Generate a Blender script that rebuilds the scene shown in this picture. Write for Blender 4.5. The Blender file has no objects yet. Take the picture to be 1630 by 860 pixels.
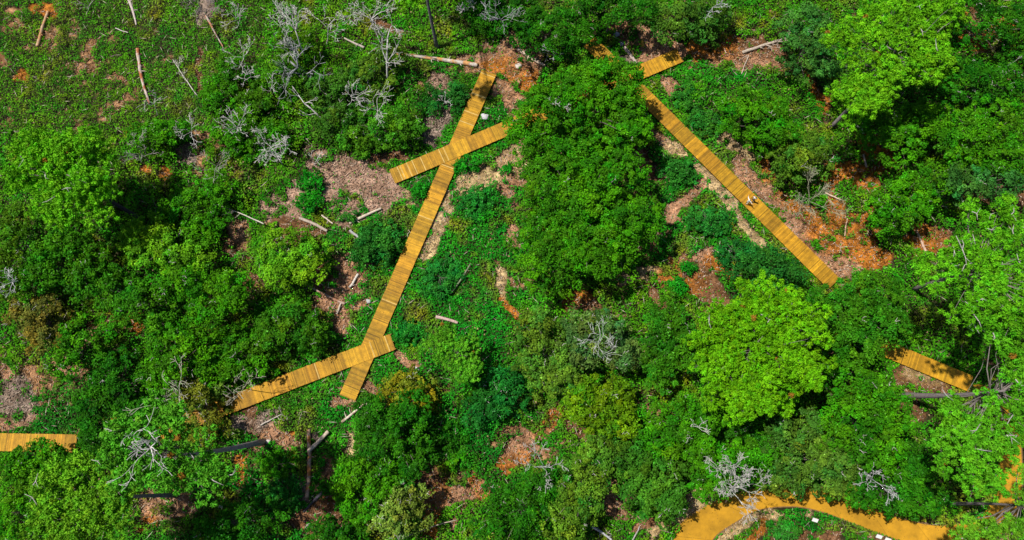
import bpy, bmesh, math, random
import numpy as np
from mathutils import Vector, Matrix

R_ = math.radians
# ------------------------------------------------------------------ camera
H_CAM, TILT, FPX = 100.0, R_(12.0), 1100.0
scene = bpy.context.scene
COL = scene.collection
cam_d = bpy.data.cameras.new('camera'); cam = bpy.data.objects.new('camera', cam_d); COL.objects.link(cam)
cam.location = (0, 0, H_CAM); cam.rotation_euler = (TILT, 0, 0)
cam_d.sensor_width = 36.0; cam_d.lens = 36.0 * FPX / 1630.0
cam_d.clip_start = 1.0; cam_d.clip_end = 8000.0
scene.camera = cam
# ------------------------------------------------------------------ world + sun
SUN_ELEV = 62.0
SHX, SHY = 1.0, -0.45                      # direction in which shadows fall (x east, y north)
w = bpy.data.worlds.new("World"); scene.world = w; w.use_nodes = True
nt = w.node_tree
bg = nt.nodes['Background']
sky = nt.nodes.new('ShaderNodeTexSky'); sky.sky_type = 'NISHITA'; sky.sun_disc = False
sky.sun_elevation = R_(SUN_ELEV)
az = math.atan2(-SHX, -SHY)                # azimuth of the sun, clockwise from +Y
sky.sun_rotation = az
nt.links.new(sky.outputs[0], bg.inputs[0]); bg.inputs[1].default_value = 0.058
sd = bpy.data.lights.new('sun', 'SUN'); sd.energy = 4.7; sd.angle = R_(0.9); sd.color = (1.0, 0.95, 0.86)
so = bpy.data.objects.new('sun', sd); COL.objects.link(so)
hl = math.hypot(SHX, SHY)
ray = Vector((SHX / hl * math.cos(R_(SUN_ELEV)), SHY / hl * math.cos(R_(SUN_ELEV)), -math.sin(R_(SUN_ELEV))))
so.rotation_euler = ray.to_track_quat('-Z', 'Y').to_euler(); so.location = (-60, 40, 120)
vs = scene.view_settings
vs.view_transform = 'Standard'; vs.look = 'None'; vs.exposure = 0.26; vs.gamma = 1.0; vs.use_curve_mapping = False

# ------------------------------------------------------------------ pixel <-> world helpers
CT, ST = math.cos(TILT), math.sin(TILT)
def at(px, py, z=0.0):
    u = (px - 815.0) / FPX; v = (430.0 - py) / FPX
    dy = v * CT + ST; dz = v * ST - CT
    t = (z - H_CAM) / dz
    return Vector((u * t, dy * t, z))
def mpp(px, py, z=0.0):
    v = (430.0 - py) / FPX
    return (H_CAM - z) / (CT - v * ST) / FPX
def proj(x, y, z=0.0):                      # arrays ok
    zz = z - H_CAM
    yc = y * CT + zz * ST; zc = -y * ST + zz * CT
    return 815.0 + FPX * x / (-zc), 430.0 - FPX * yc / (-zc)

# ------------------------------------------------------------------ numpy noise
def _hash(ix, iy, s):
    n = (ix * 374761393 + iy * 668265263 + s * 1442695041) & 0x7fffffff
    n = ((n ^ (n >> 13)) * 1274126177) & 0x7fffffff
    return ((n ^ (n >> 16)) & 0xffff) / 65535.0
def vnoise(x, y, s=0):
    ix = np.floor(x).astype(np.int64); iy = np.floor(y).astype(np.int64)
    fx = x - ix; fy = y - iy
    fx = fx * fx * (3 - 2 * fx); fy = fy * fy * (3 - 2 * fy)
    a = _hash(ix, iy, s); b = _hash(ix + 1, iy, s); c = _hash(ix, iy + 1, s); d = _hash(ix + 1, iy + 1, s)
    return (a * (1 - fx) + b * fx) * (1 - fy) + (c * (1 - fx) + d * fx) * fy
def fbm(x, y, scale, octv=4, s=0):
    x = np.asarray(x, float) / scale; y = np.asarray(y, float) / scale
    t = 0; a = 0.5; tot = 0
    for k in range(octv):
        t = t + a * vnoise(x + 17.3 * k, y - 9.1 * k, s + k); tot += a; a *= 0.55; x = x * 2.03; y = y * 2.03
    return t / tot

def worley(x, y, scale, s=0):
    x = np.asarray(x, float) / scale; y = np.asarray(y, float) / scale
    ix = np.floor(x).astype(np.int64); iy = np.floor(y).astype(np.int64)
    best = np.full(x.shape, 9.0); cid = np.zeros(x.shape)
    for dx in (-1, 0, 1):
        for dy in (-1, 0, 1):
            jx = ix + dx; jy = iy + dy
            d = (jx + _hash(jx, jy, s) - x) ** 2 + (jy + _hash(jx, jy, s + 7) - y) ** 2
            k = d < best; best = np.where(k, d, best); cid = np.where(k, _hash(jx, jy, s + 13), cid)
    return np.sqrt(best), cid
# ------------------------------------------------------------------ mesh helpers
def link(name, me, mat, parent=None, smooth=False):
    if mat is not None: me.materials.append(mat)
    if smooth: me.polygons.foreach_set('use_smooth', np.ones(len(me.polygons), bool))
    o = bpy.data.objects.new(name, me); COL.objects.link(o)
    if parent is not None: o.parent = parent
    return o
def np_mesh(name, V, F, col=None):
    """V (n,3); F (m,k) same-size faces"""
    V = np.asarray(V, np.float32); F = np.asarray(F, np.int32)
    me = bpy.data.meshes.new(name); n = len(V); m, k = F.shape
    me.vertices.add(n); me.vertices.foreach_set('co', V.ravel())
    me.loops.add(m * k); me.loops.foreach_set('vertex_index', F.ravel())
    me.polygons.add(m); me.polygons.foreach_set('loop_start', np.arange(0, m * k, k, dtype=np.int32))
    me.polygons.foreach_set('loop_total', np.full(m, k, np.int32))
    me.update(calc_edges=True)
    if col is not None: add_col(me, col)
    return me
def add_col(me, col):
    a = me.color_attributes.new('tone', 'FLOAT_COLOR', 'POINT')
    c = np.ones((len(col), 4), np.float32); c[:, :3] = col; a.data.foreach_set('color', c.ravel())
class MB:
    """collects quads/tris with a colour per vertex and builds one mesh"""
    def __init__(s): s.v = []; s.f = []; s.c = []
    def add(s, vs, fs, c=(1, 1, 1)):
        b = len(s.v); s.v += [tuple(p) for p in vs]; s.f += [tuple(b + i for i in f) for f in fs]; s.c += [c] * len(vs)
    def box(s, c, ax, ay, az, col=(1, 1, 1)):
        """centre, three half-axis vectors"""
        P = []
        for k in (-1, 1):
            for j in (-1, 1):
                for i in (-1, 1): P.append(c + ax * i + ay * j + az * k)
        s.add(P, [(0, 2, 3, 1), (4, 5, 7, 6), (0, 1, 5, 4), (2, 6, 7, 3), (0, 4, 6, 2), (1, 3, 7, 5)], col)
    def tube(s, pts, rad, n=6, col=(1, 1, 1), rng=None, rough=0.0, cap=True):
        pts = [Vector(p) for p in pts]; P = []; m = len(pts)
        up = Vector((0.13, 0.21, 0.97)); prev = None
        for i, p in enumerate(pts):
            t = (pts[min(i + 1, m - 1)] - pts[max(i - 1, 0)])
            if t.length < 1e-6: t = Vector((0, 0, 1))
            t.normalize()
            if prev is None:
                a = t.cross(up)
                if a.length < 0.1: a = t.cross(Vector((1, 0, 0)))
            else: a = prev - t * prev.dot(t)
            if a.length < 1e-5: a = t.orthogonal()
            a.normalize(); prev = a; b = t.cross(a)
            for k in range(n):
                th = 2 * math.pi * k / n
                r = rad[i] * (1 + (rng.uniform(-rough, rough) if rng else 0))
                P.append(p + (a * math.cos(th) + b * math.sin(th)) * r)
        F = []
        for i in range(m - 1):
            for k in range(n):
                k2 = (k + 1) % n
                F.append((i * n + k, i * n + k2, (i + 1) * n + k2, (i + 1) * n + k))
        if cap: F.append(tuple(range(n - 1, -1, -1))); F.append(tuple((m - 1) * n + k for k in range(n)))
        s.add(P, F, col)
    def build(s, name, mat, parent=None, smooth=False):
        me = bpy.data.meshes.new(name); me.from_pydata(s.v, [], s.f); me.update()
        add_col(me, np.array(s.c, np.float32).reshape(-1, 3))
        return link(name, me, mat, parent, smooth)
def tag(o, label=None, cat=None, group=None, kind=None):
    if label: o['label'] = label
    if cat: o['category'] = cat
    if group: o['group'] = group
    if kind: o['kind'] = kind
    return o
def empty(name, loc, label, cat, group=None):
    o = bpy.data.objects.new(name, None); COL.objects.link(o); o.location = loc; o.empty_display_size = 0.5
    return tag(o, label, cat, group)
def shift(o, loc):
    """mesh built in world coordinates, parented to an empty at loc"""
    o.matrix_parent_inverse = Matrix.Identity(4)
    o.data.transform(Matrix.Translation(-Vector(loc)))

# ------------------------------------------------------------------ materials
def mat_base(name):
    m = bpy.data.materials.new(name); m.use_nodes = True
    return m, m.node_tree, m.node_tree.nodes['Principled BSDF']
def N(nt, t, **k):
    n = nt.nodes.new(t)
    for a, b in k.items(): setattr(n, a, b)
    return n
def leaf_material():
    m, nt, p = mat_base('leaf')
    a = N(nt, 'ShaderNodeAttribute', attribute_name='tone')
    nt.links.new(a.outputs['Color'], p.inputs['Base Color'])
    p.inputs['Roughness'].default_value = 0.6; p.inputs['Specular IOR Level'].default_value = 0.05
    tr = N(nt, 'ShaderNodeBsdfTranslucent'); nt.links.new(a.outputs['Color'], tr.inputs['Color'])
    mx = N(nt, 'ShaderNodeMixShader'); mx.inputs[0].default_value = 0.10
    nt.links.new(p.outputs[0], mx.inputs[1]); nt.links.new(tr.outputs[0], mx.inputs[2])
    nt.links.new(mx.outputs[0], nt.nodes['Material Output'].inputs['Surface'])
    return m
def toned(name, scale=3.0, lo=0.7, hi=1.25, rough=0.8, bump=0.3, stretch=None, det=6, spec=0.3):
    """vertex tone x procedural noise, with bump"""
    m, nt, p = mat_base(name)
    a = N(nt, 'ShaderNodeAttribute', attribute_name='tone')
    tc = N(nt, 'ShaderNodeTexCoord'); mp = N(nt, 'ShaderNodeMapping')
    if stretch: mp.inputs['Scale'].default_value = stretch
    nt.links.new(tc.outputs['Object'], mp.inputs[0])
    n = N(nt, 'ShaderNodeTexNoise'); n.inputs['Scale'].default_value = scale; n.inputs['Detail'].default_value = det
    n.inputs['Roughness'].default_value = 0.65
    nt.links.new(mp.outputs[0], n.inputs['Vector'])
    mr = N(nt, 'ShaderNodeMapRange'); mr.inputs[1].default_value = 0.3; mr.inputs[2].default_value = 0.7
    mr.inputs[3].default_value = lo; mr.inputs[4].default_value = hi
    nt.links.new(n.outputs['Fac'], mr.inputs[0])
    vm = N(nt, 'ShaderNodeVectorMath', operation='SCALE')
    nt.links.new(a.outputs['Color'], vm.inputs[0]); nt.links.new(mr.outputs[0], vm.inputs['Scale'])
    nt.links.new(vm.outputs[0], p.inputs['Base Color'])
    p.inputs['Roughness'].default_value = rough; p.inputs['Specular IOR Level'].default_value = spec
    b = N(nt, 'ShaderNodeBump'); b.inputs['Strength'].default_value = bump; b.inputs['Distance'].default_value = 0.05
    nt.links.new(n.outputs['Fac'], b.inputs['Height']); nt.links.new(b.outputs[0], p.inputs['Normal'])
    return m
def ground_material():
    m, nt, p = mat_base('soil')
    a = N(nt, 'ShaderNodeAttribute', attribute_name='tone')
    tc = N(nt, 'ShaderNodeTexCoord')
    def noise(sc, det=5, rg=0.6):
        n = N(nt, 'ShaderNodeTexNoise'); n.inputs['Scale'].default_value = sc; n.inputs['Detail'].default_value = det
        n.inputs['Roughness'].default_value = rg; nt.links.new(tc.outputs['Object'], n.inputs['Vector']); return n
    n1 = noise(2.2, 8, 0.75); n2 = noise(0.45, 4)
    r1 = N(nt, 'ShaderNodeMapRange'); r1.inputs[1].default_value = 0.36; r1.inputs[2].default_value = 0.64; r1.inputs[3].default_value = 0.35; r1.inputs[4].default_value = 1.45
    nt.links.new(n1.outputs['Fac'], r1.inputs[0])
    r2 = N(nt, 'ShaderNodeMapRange'); r2.inputs[1].default_value = 0.35; r2.inputs[2].default_value = 0.65; r2.inputs[3].default_value = 0.75; r2.inputs[4].default_value = 1.2
    nt.links.new(n2.outputs['Fac'], r2.inputs[0])
    mm = N(nt, 'ShaderNodeMath', operation='MULTIPLY'); nt.links.new(r1.outputs[0], mm.inputs[0]); nt.links.new(r2.outputs[0], mm.inputs[1])
    vm = N(nt, 'ShaderNodeVectorMath', operation='SCALE'); nt.links.new(a.outputs['Color'], vm.inputs[0]); nt.links.new(mm.outputs[0], vm.inputs['Scale'])
    nt.links.new(vm.outputs[0], p.inputs['Base Color'])
    p.inputs['Roughness'].default_value = 0.95; p.inputs['Specular IOR Level'].default_value = 0.1
    b = N(nt, 'ShaderNodeBump'); b.inputs['Strength'].default_value = 0.7; b.inputs['Distance'].default_value = 0.15
    nt.links.new(n1.outputs['Fac'], b.inputs['Height']); nt.links.new(b.outputs[0], p.inputs['Normal'])
    return m
M_LEAF = leaf_material()
M_SOIL = ground_material()
M_BARK = toned('bark', 4.0, 0.55, 1.35, 0.9, 0.6, det=8)
M_DEAD = toned('weathered_wood', 5.0, 0.7, 1.25, 0.85, 0.4, det=8)
M_PLANK = toned('treated_timber', 1.3, 0.68, 1.2, 0.7, 0.15, det=6)
M_PATH = toned('ochre_paving', 0.45, 0.6, 1.2, 0.85, 0.2, det=14)
M_STONE = toned('stone', 4.0, 0.7, 1.2, 0.9, 0.5)
M_CLOTH = toned('cloth', 14.0, 0.85, 1.1, 0.9, 0.1)
M_SKIN = toned('skin', 14.0, 0.95, 1.05, 0.6, 0.0)
M_PAINT = toned('painted_metal', 9.0, 0.93, 1.03, 0.45, 0.0, spec=0.5)

# ------------------------------------------------------------------ where the soil is bare (measured on the ground, px of the survey at z=0)
PINK, TAN, ORANGE, BROWN, GREY = (.47, .255, .145), (.60, .43, .22), (.52, .19, .03), (.24, .12, .06), (.33, .25, .20)
CHIP = (.47, .30, .215)
# capsule: x0,y0,x1,y1,radius,colour
BARE = [
 (520,265,610,300,30,CHIP),(440,325,530,310,22,CHIP),(560,335,630,300,26,CHIP),(500,245,560,262,18,CHIP),(600,255,640,250,10,BROWN),
 (700,130,705,165,16,CHIP),(700,170,690,225,18,GREY),(722,230,735,260,9,PINK),
 (775,80,840,75,18,PINK),(800,100,840,130,22,ORANGE),(795,140,830,170,20,PINK),(820,110,850,95,16,PINK),
 (825,252,745,292,18,TAN),(770,275,715,312,17,TAN),(716,312,695,365,14,TAN),(692,365,674,412,11,TAN),(800,260,825,290,14,PINK),
 (800,300,820,330,8,PINK),(790,440,805,470,9,TAN),(815,370,822,385,9,PINK),(800,480,820,520,9,ORANGE),
 (545,420,555,455,15,PINK),(530,470,545,520,14,PINK),(570,400,580,420,7,PINK),(505,420,512,450,8,BROWN),
 (375,355,385,380,18,PINK),(375,400,400,440,20,BROWN),(385,445,395,470,10,BROWN),(350,330,340,340,10,BROWN),
 (1010,60,1040,90,22,PINK),(1040,60,1075,80,16,PINK),(975,45,1000,60,14,BROWN),(1000,110,985,95,14,GREY),
 (1110,75,1160,90,18,ORANGE),(1130,95,1230,95,14,PINK),(1180,70,1245,95,16,BROWN),(1065,130,1075,150,12,PINK),(1150,60,1170,60,10,ORANGE),
 (1030,205,1060,225,9,PINK),(1060,225,1080,240,9,TAN),(1015,240,1040,275,13,BROWN),
 (1108,270,1150,310,10,TAN),(1150,310,1172,335,9,TAN),(1172,335,1210,385,9,TAN),(1120,290,1075,330,7,PINK),(1075,330,1070,345,11,PINK),
 (1170,265,1200,290,13,PINK),(1200,290,1235,325,14,PINK),(1215,260,1225,290,10,ORANGE),(1150,225,1190,255,10,TAN),
 (1285,130,1310,165,12,ORANGE),(1395,235,1378,285,26,ORANGE),(1335,275,1405,268,20,ORANGE),(1245,320,1300,350,14,ORANGE),
 (1260,350,1290,400,16,PINK),(1310,375,1370,365,36,ORANGE),(1330,330,1345,350,18,ORANGE),(1300,405,1340,430,22,PINK),(1370,400,1400,410,20,ORANGE),
 (1450,385,1490,380,22,ORANGE),(1500,370,1500,390,16,BROWN),(1550,300,1620,320,20,BROWN),
 (1110,405,1130,400,10,PINK),(1050,440,1110,450,20,ORANGE),(1110,430,1140,480,20,BROWN),(1040,470,1050,490,15,BROWN),(1000,440,1040,430,12,TAN),
 (1130,410,1160,430,12,ORANGE),(930,470,900,485,13,ORANGE),(905,490,940,490,14,BROWN),
 (820,720,860,690,18,PINK),(860,690,890,650,15,ORANGE),(800,740,830,725,14,ORANGE),(890,645,905,640,14,PINK),(910,680,930,690,12,BROWN),
 (1030,620,1035,650,14,BROWN),(1020,640,1040,660,8,PINK),
 (675,750,700,800,16,BROWN),(690,800,770,770,16,PINK),(700,790,690,840,18,ORANGE),(755,765,770,780,12,ORANGE),(680,740,690,760,10,BROWN),
 (380,680,440,660,12,GREY),(430,680,450,700,13,PINK),(455,695,465,690,7,ORANGE),(400,650,400,680,10,BROWN),
 (235,810,300,805,20,PINK),(240,830,225,845,12,ORANGE),(385,730,385,760,10,ORANGE),
 (20,630,40,660,22,GREY),(10,670,60,665,12,PINK),(85,570,115,580,12,PINK),(120,560,160,525,8,PINK),(150,520,175,510,8,BROWN),
 (215,500,225,520,12,ORANGE),(5,590,10,600,8,PINK),
 (1430,600,1500,612,16,BROWN),(1450,595,1490,600,12,TAN),(1430,640,1460,660,14,BROWN),
 (555,690,560,720,9,TAN),(525,740,540,760,14,PINK),(470,760,485,790,14,GREY),(500,690,510,700,6,GREY),(480,830,500,850,22,BROWN),(520,800,530,850,14,BROWN),
 (535,640,560,650,7,PINK),(585,615,595,625,9,PINK),(560,640,555,700,5,TAN),(640,570,660,580,9,PINK),
 (325,0,325,35,14,GREY),(318,60,320,150,4,BROWN),(0,95,10,105,9,BROWN),(35,120,45,130,7,ORANGE),(55,15,75,20,10,ORANGE),
 (262,270,268,280,9,ORANGE),(235,272,240,275,7,ORANGE),(290,240,300,250,12,GREY),
 (960,760,1000,790,14,PINK),(975,800,1010,830,16,PINK),(1015,840,1060,830,12,BROWN),
 (1060,835,1110,795,11,TAN),(1110,795,1170,785,8,TAN),(1040,860,1060,840,10,TAN),
 (1150,860,1200,820,11,TAN),(1200,820,1290,815,5,TAN),(1215,830,1200,860,9,ORANGE),(1360,845,1420,870,7,BROWN),(1240,840,1330,860,14,BROWN),
 (1590,840,1600,860,18,TAN),(1540,60,1600,40,16,ORANGE),(1600,130,1625,120,7,ORANGE),(1540,20,1560,40,10,BROWN),
 (650,305,660,330,6,TAN),(445,350,480,360,10,BROWN),(470,380,510,372,9,BROWN),(600,40,640,50,6,BROWN),(735,90,750,90,8,PINK),
]
MOTTLE = [(1130,110,60,.12),(1190,230,60,.12),(1060,440,80,.15),(1095,150,40,.15),(120,590,70,.12),(50,640,70,.15),(500,300,120,.1),(380,420,60,.12),
 (700,200,70,.1),(740,800,90,.12),(850,690,70,.12),(440,700,70,.12),(790,120,70,.12),(1350,370,90,.2),(560,450,70,.12),(815,440,40,.15),(1350,270,70,.18),
 (520,740,60,.12),(160,130,130,.0),(340,260,70,.12),(1550,60,60,.2),(1040,640,40,.1),(1250,300,60,.15),(300,520,90,.05),(60,40,80,.03),(650,330,40,.1)]
def seg_d(px, py, x0, y0, x1, y1):
    dx, dy = x1 - x0, y1 - y0; L = dx * dx + dy * dy
    t = np.clip(((px - x0) * dx + (py - y0) * dy) / max(L, 1e-6), 0, 1)
    return np.hypot(px - x0 - t * dx, py - y0 - t * dy)
# path outlines (outer edge, inner edge), survey px on the ground
PATH_MAIN = [(1010,1010),(1035,930),(1062,872),(1080,838),(1112,812),(1160,790),(1215,776),(1270,773),(1330,782),(1390,810),(1450,830),(1500,837),(1548,828),(1578,798),(1588,745),(1590,700),(1582,660),(1562,628),(1545,612)]
PATH_IN   = [(1085,1010),(1105,930),(1128,872),(1140,852),(1166,834),(1206,812),(1262,806),(1310,815),(1366,836),(1420,856),(1480,872),(1560,866),(1610,835),(1624,790),(1626,740),(1622,690),(1608,650),(1588,628),(1562,612)]
WALKS = {  # centreline ends (px at deck height), deck top z
 'A': ((778.5,115),(552.5,634),0.52), 'B': ((624,281.5),(1083.5,87.5),0.58), 'C': ((250,689),(626.5,543.5),0.58),
 'D': ((-60,703),(122,706),0.52), 'E': ((938,66),(1328,452),0.52), 'F': ((1400,551),(1547,612),0.52)}
def in_poly(px, py, poly):
    ins = np.zeros(np.shape(px), bool); n = len(poly)
    for i in range(n):
        x0, y0 = poly[i]; x1, y1 = poly[(i + 1) % n]
        c = ((y0 > py) != (y1 > py)) & (px < (x1 - x0) * (py - y0) / ((y1 - y0) + 1e-9) + x0)
        ins ^= c
    return ins
PATH_POLY = PATH_MAIN + PATH_IN[::-1]
def bare_mask(x, y):
    """0..1 bareness and soil colour at world x,y"""
    px, py = proj(x, y, 0.0)
    wx = px + (fbm(x, y, 3.0, 3, 5) - .5) * 26; wy = py + (fbm(x, y, 3.0, 3, 9) - .5) * 26
    fine = (fbm(x, y, .9, 4, 31) - .5) * .8 + (fbm(x, y, 3.2, 3, 33) - .5) * .9
    best = np.full(px.shape, -1.0); colr = np.zeros(px.shape + (3,)) + np.array((.035, .035, .014)); acc = np.zeros(px.shape)
    csum = np.zeros(px.shape + (3,))
    for (x0, y0, x1, y1, r, c) in BARE:
        d = seg_d(wx, wy, x0, y0, x1, y1) / r
        b = np.clip(1.5 - d, 0, 1)
        best = np.maximum(best, 1.35 - d)
        wgt = b ** 3 + 1e-9; acc += wgt; csum += wgt[..., None] * np.array(c)
    cc = csum / acc[..., None]
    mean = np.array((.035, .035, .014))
    best = np.minimum(best, .66 + .25 * (fbm(x, y, 5.0, 2, 29) > .5))
    for (mx, my, r, st) in MOTTLE:
        d = np.hypot(wx - mx, wy - my) / r; best = np.maximum(best, st + .09 - np.clip(d - .6, 0, 9) * 1.1)
    best = np.maximum(best, -.13)
    val = best + fine * 1.5
    m = np.clip((val - 0.25) / 0.35, 0, 1)
    # browner or pinker within a patch
    v = fbm(x, y, 2.2, 3, 77)[..., None]
    cc = cc * (0.62 + 0.6 * v)
    v2 = np.clip((fbm(x, y, .8, 4, 83) - .42) * 5, 0, 1)[..., None]
    cc = cc * (.55 + .45 * v2) + np.array((.03, .012, .0)) * (1 - v2)
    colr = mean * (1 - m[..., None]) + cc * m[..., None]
    return m, colr, px, py

# ------------------------------------------------------------------ ground: one sheet to the horizon
def build_ground():
    fx = np.arange(-108, 108.01, 0.3); fy = np.arange(-46, 82.01, 0.3)
    ex = np.array([130, 200, 350, 700, 1500, 3000.0])
    X = np.concatenate([-ex[::-1], fx, ex]); Y = np.concatenate([-ex[::-1], fy, ex])
    gx, gy = np.meshgrid(X, Y)
    m, c, px, py = bare_mask(gx, gy)
    far = (np.abs(gx) > 109) | (gy > 83) | (gy < -47)
    c[far] = (.05, .09, .02)
    z = (fbm(gx, gy, 5.0, 4, 3) - .5) * 0.35 * (~far); z -= 0.05
    near = np.zeros(gx.shape)
    z = z + 0.04 * (fbm(gx, gy, 0.9, 3, 8) - .5)
    flat = in_poly(px, py, PATH_POLY)
    d = np.full(px.shape, 1e9)
    pp = PATH_POLY
    for i in range(len(pp)): d = np.minimum(d, seg_d(px, py, *pp[i], *pp[(i + 1) % len(pp)]))
    k = np.where(flat, 0, np.clip(d / 14, 0, 1)); z = z * k - 0.03 * (1 - k)
    V = np.stack([gx, gy, z], -1).reshape(-1, 3); ny, nx = gx.shape
    i = np.arange(ny - 1)[:, None] * nx + np.arange(nx - 1)[None]
    F = np.stack([i, i + 1, i + nx + 1, i + nx], -1).reshape(-1, 4)
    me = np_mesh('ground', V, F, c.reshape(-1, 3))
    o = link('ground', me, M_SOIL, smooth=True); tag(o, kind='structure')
build_ground()

def build_path():
    outer = [at(*p, 0.0) for p in PATH_MAIN]; inner = [at(*p, 0.0) for p in PATH_IN]
    def dens(P, n=8):
        out = []
        for i in range(len(P) - 1):
            p0 = P[max(i - 1, 0)]; p1 = P[i]; p2 = P[i + 1]; p3 = P[min(i + 2, len(P) - 1)]
            for k in range(n):
                t = k / n
                out.append(0.5 * ((2 * p1) + (p2 - p0) * t + (2 * p0 - 5 * p1 + 4 * p2 - p3) * t * t + (3 * p1 - p0 - 3 * p2 + p3) * t ** 3))
        out.append(P[-1]); return out
    o_, i_ = dens(outer), dens(inner)
    mb = MB(); n = len(o_); zt = 0.05
    base = (.50, .255, .012)
    acc = 0
    rng = random.Random(4)
    tone = base
    for k in range(n - 1):
        L = ((o_[k + 1] + i_[k + 1]) / 2 - (o_[k] + i_[k]) / 2).length
        acc += L
        gap = 0.03 if acc > 6.5 else 0.0
        if gap: acc = 0
        a0, a1, b0, b1 = o_[k], o_[k + 1], i_[k], i_[k + 1]
        if gap:
            a1 = a1.lerp(a0, gap / max(L, .1)); b1 = b1.lerp(b0, gap / max(L, .1))
        q = [Vector((p.x, p.y, zt)) for p in (a0, a1, b1, b0)]; lo = [Vector((p.x, p.y, -0.12)) for p in (a0, a1, b1, b0)]
        F = [(0, 3, 2, 1), (0, 1, 5, 4), (3, 7, 6, 2)]
        if gap: F.append((1, 2, 6, 5))
        mb.add(q + lo, F, tone)
        if gap: s = rng.uniform(.9, 1.08); tone = tuple(c * s for c in base)
    # thin concrete edge strip on both sides
    o = mb.build('path', M_PATH); tag(o, kind='structure')
    for nm, line, sg in (('path_edging', o_, 1), ('path_edging', i_, -1)):
        mb = MB()
        for k in range(n - 1):
            a, b = line[k], line[k + 1]; t = (b - a)
            if t.length < 1e-4: continue
            t.normalize(); nn = Vector((-t.y, t.x, 0)) * sg
            q = [a + nn * .01, a + nn * .13, b + nn * .13, b + nn * .01]
            mb.add([Vector((p.x, p.y, .075)) for p in q] + [Vector((p.x, p.y, -.12)) for p in q], [(0, 1, 2, 3), (1, 5, 6, 2), (0, 3, 7, 4)], (.22, .12, .05))
        tag(mb.build(nm, M_STONE), kind='structure')
build_path()

# ------------------------------------------------------------------ leaf cards as numpy
def unit(v): return v / (np.linalg.norm(v, axis=-1, keepdims=True) + 1e-9)
def leaf_quads(C, Nn, L, W, col, rs, fold=0.0, T=None):
    """rhombus leaves: centres C, normals Nn, length L, width W (arrays), col (n,3)"""
    n = len(C); Nn = unit(Nn)
    if T is None: T = rs.normal(size=(n, 3))
    T = unit(T - Nn * (T * Nn).sum(1, keepdims=True)); B = np.cross(Nn, T)
    L = np.broadcast_to(L, (n,))[:, None]; W = np.broadcast_to(W, (n,))[:, None]
    V = np.empty((n, 4, 3)); V[:, 0] = C - T * L * .5; V[:, 2] = C + T * L * .5
    V[:, 1] = C + B * W * .5 - T * L * .05; V[:, 3] = C - B * W * .5 - T * L * .05
    return V.reshape(-1, 3), np.arange(n * 4).reshape(-1, 4), np.repeat(col, 4, 0)
def merge(parts):
    V = []; F = []; Cc = []; b = 0
    for v, f, c in parts: V.append(v); F.append(f + b); Cc.append(c); b += len(v)
    return np.concatenate(V), np.concatenate(F), np.concatenate(Cc)

# ------------------------------------------------------------------ undergrowth (nobody could count it)
EMER, OLIVE, MID, DEEP, YEL = np.array((.012, .24, .010)), np.array((.075, .27, .004)), np.array((.05, .25, .004)), np.array((.014, .16, .008)), np.array((.26, .24, .03))
GREENS = [  # blobs on the ground: x,y,r,colour
 (110,90,170,'O'),(250,130,120,'O'),(330,60,60,'M'),(60,40,90,'M'),(170,40,60,'M'),(235,70,40,'E'),(330,120,25,'E'),(310,175,20,'E'),
 (690,30,60,'O'),(490,80,60,'O'),(600,70,50,'O'),(740,60,60,'M'),(700,110,60,'D'),
 (720,400,90,'E'),(760,330,70,'E'),(700,480,90,'E'),(640,460,40,'E'),(760,560,70,'E'),(750,640,90,'E'),(560,560,60,'E'),(500,640,50,'E'),
 (510,310,30,'E'),(590,380,60,'E'),(740,270,40,'E'),(700,180,30,'D'),(790,190,30,'E'),
 (1110,340,70,'E'),(1090,260,60,'E'),(1180,390,50,'E'),(1110,180,70,'M'),(1140,130,40,'E'),(1200,200,60,'M'),
 (440,770,80,'E'),(390,830,80,'E'),(450,720,30,'M'),(560,620,30,'E'),(60,560,60,'O'),(20,500,50,'O'),(120,600,70,'D'),
 (340,640,60,'O'),(380,690,40,'D'),(1250,850,60,'E'),(1300,840,30,'D'),(1560,850,60,'E'),(1330,830,40,'D'),(420,180,120,'M'),(560,150,80,'M'),
 (220,240,60,'M'),(330,260,60,'M'),(100,670,60,'D'),(280,820,60,'D'),(700,680,60,'D'),(780,690,60,'D')]
GC = {'E': EMER, 'O': OLIVE, 'M': MID, 'D': DEEP}
def green_tone(x, y, px, py):
    wx = px + (fbm(x, y, 4.0, 3, 15) - .5) * 60; wy = py + (fbm(x, y, 4.0, 3, 19) - .5) * 60
    acc = np.full(px.shape, .15); cs = np.zeros(px.shape + (3,)) + .15 * MID
    for (gx, gy, r, k) in GREENS:
        g = np.exp(-((wx - gx) ** 2 + (wy - gy) ** 2) / (r * r) * 1.2) ; acc += g; cs += g[..., None] * GC[k]
    g = cs / acc[..., None]
    k = np.clip((fbm(x, y, 2.8, 3, 91) - .52) * 5, 0, 1)[..., None] * .65; g = g * (1 - k) + np.array((.10, .25, .008)) * k
    k = np.clip((fbm(x, y, 3.6, 3, 95) - .58) * 6, 0, 1)[..., None] * .6; g = g * (1 - k) + np.array((.20, .20, .02)) * k
    return g
def near_walk(px, py, x, y):
    d = np.full(px.shape, 1e9)
    for k, (a, b, z) in WALKS.items():
        A = at(*a, z); B = at(*b, z); d = np.minimum(d, seg_d(x, y, A.x, A.y, B.x, B.y))
    return d
RED = (.38, .13, .05)
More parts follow.
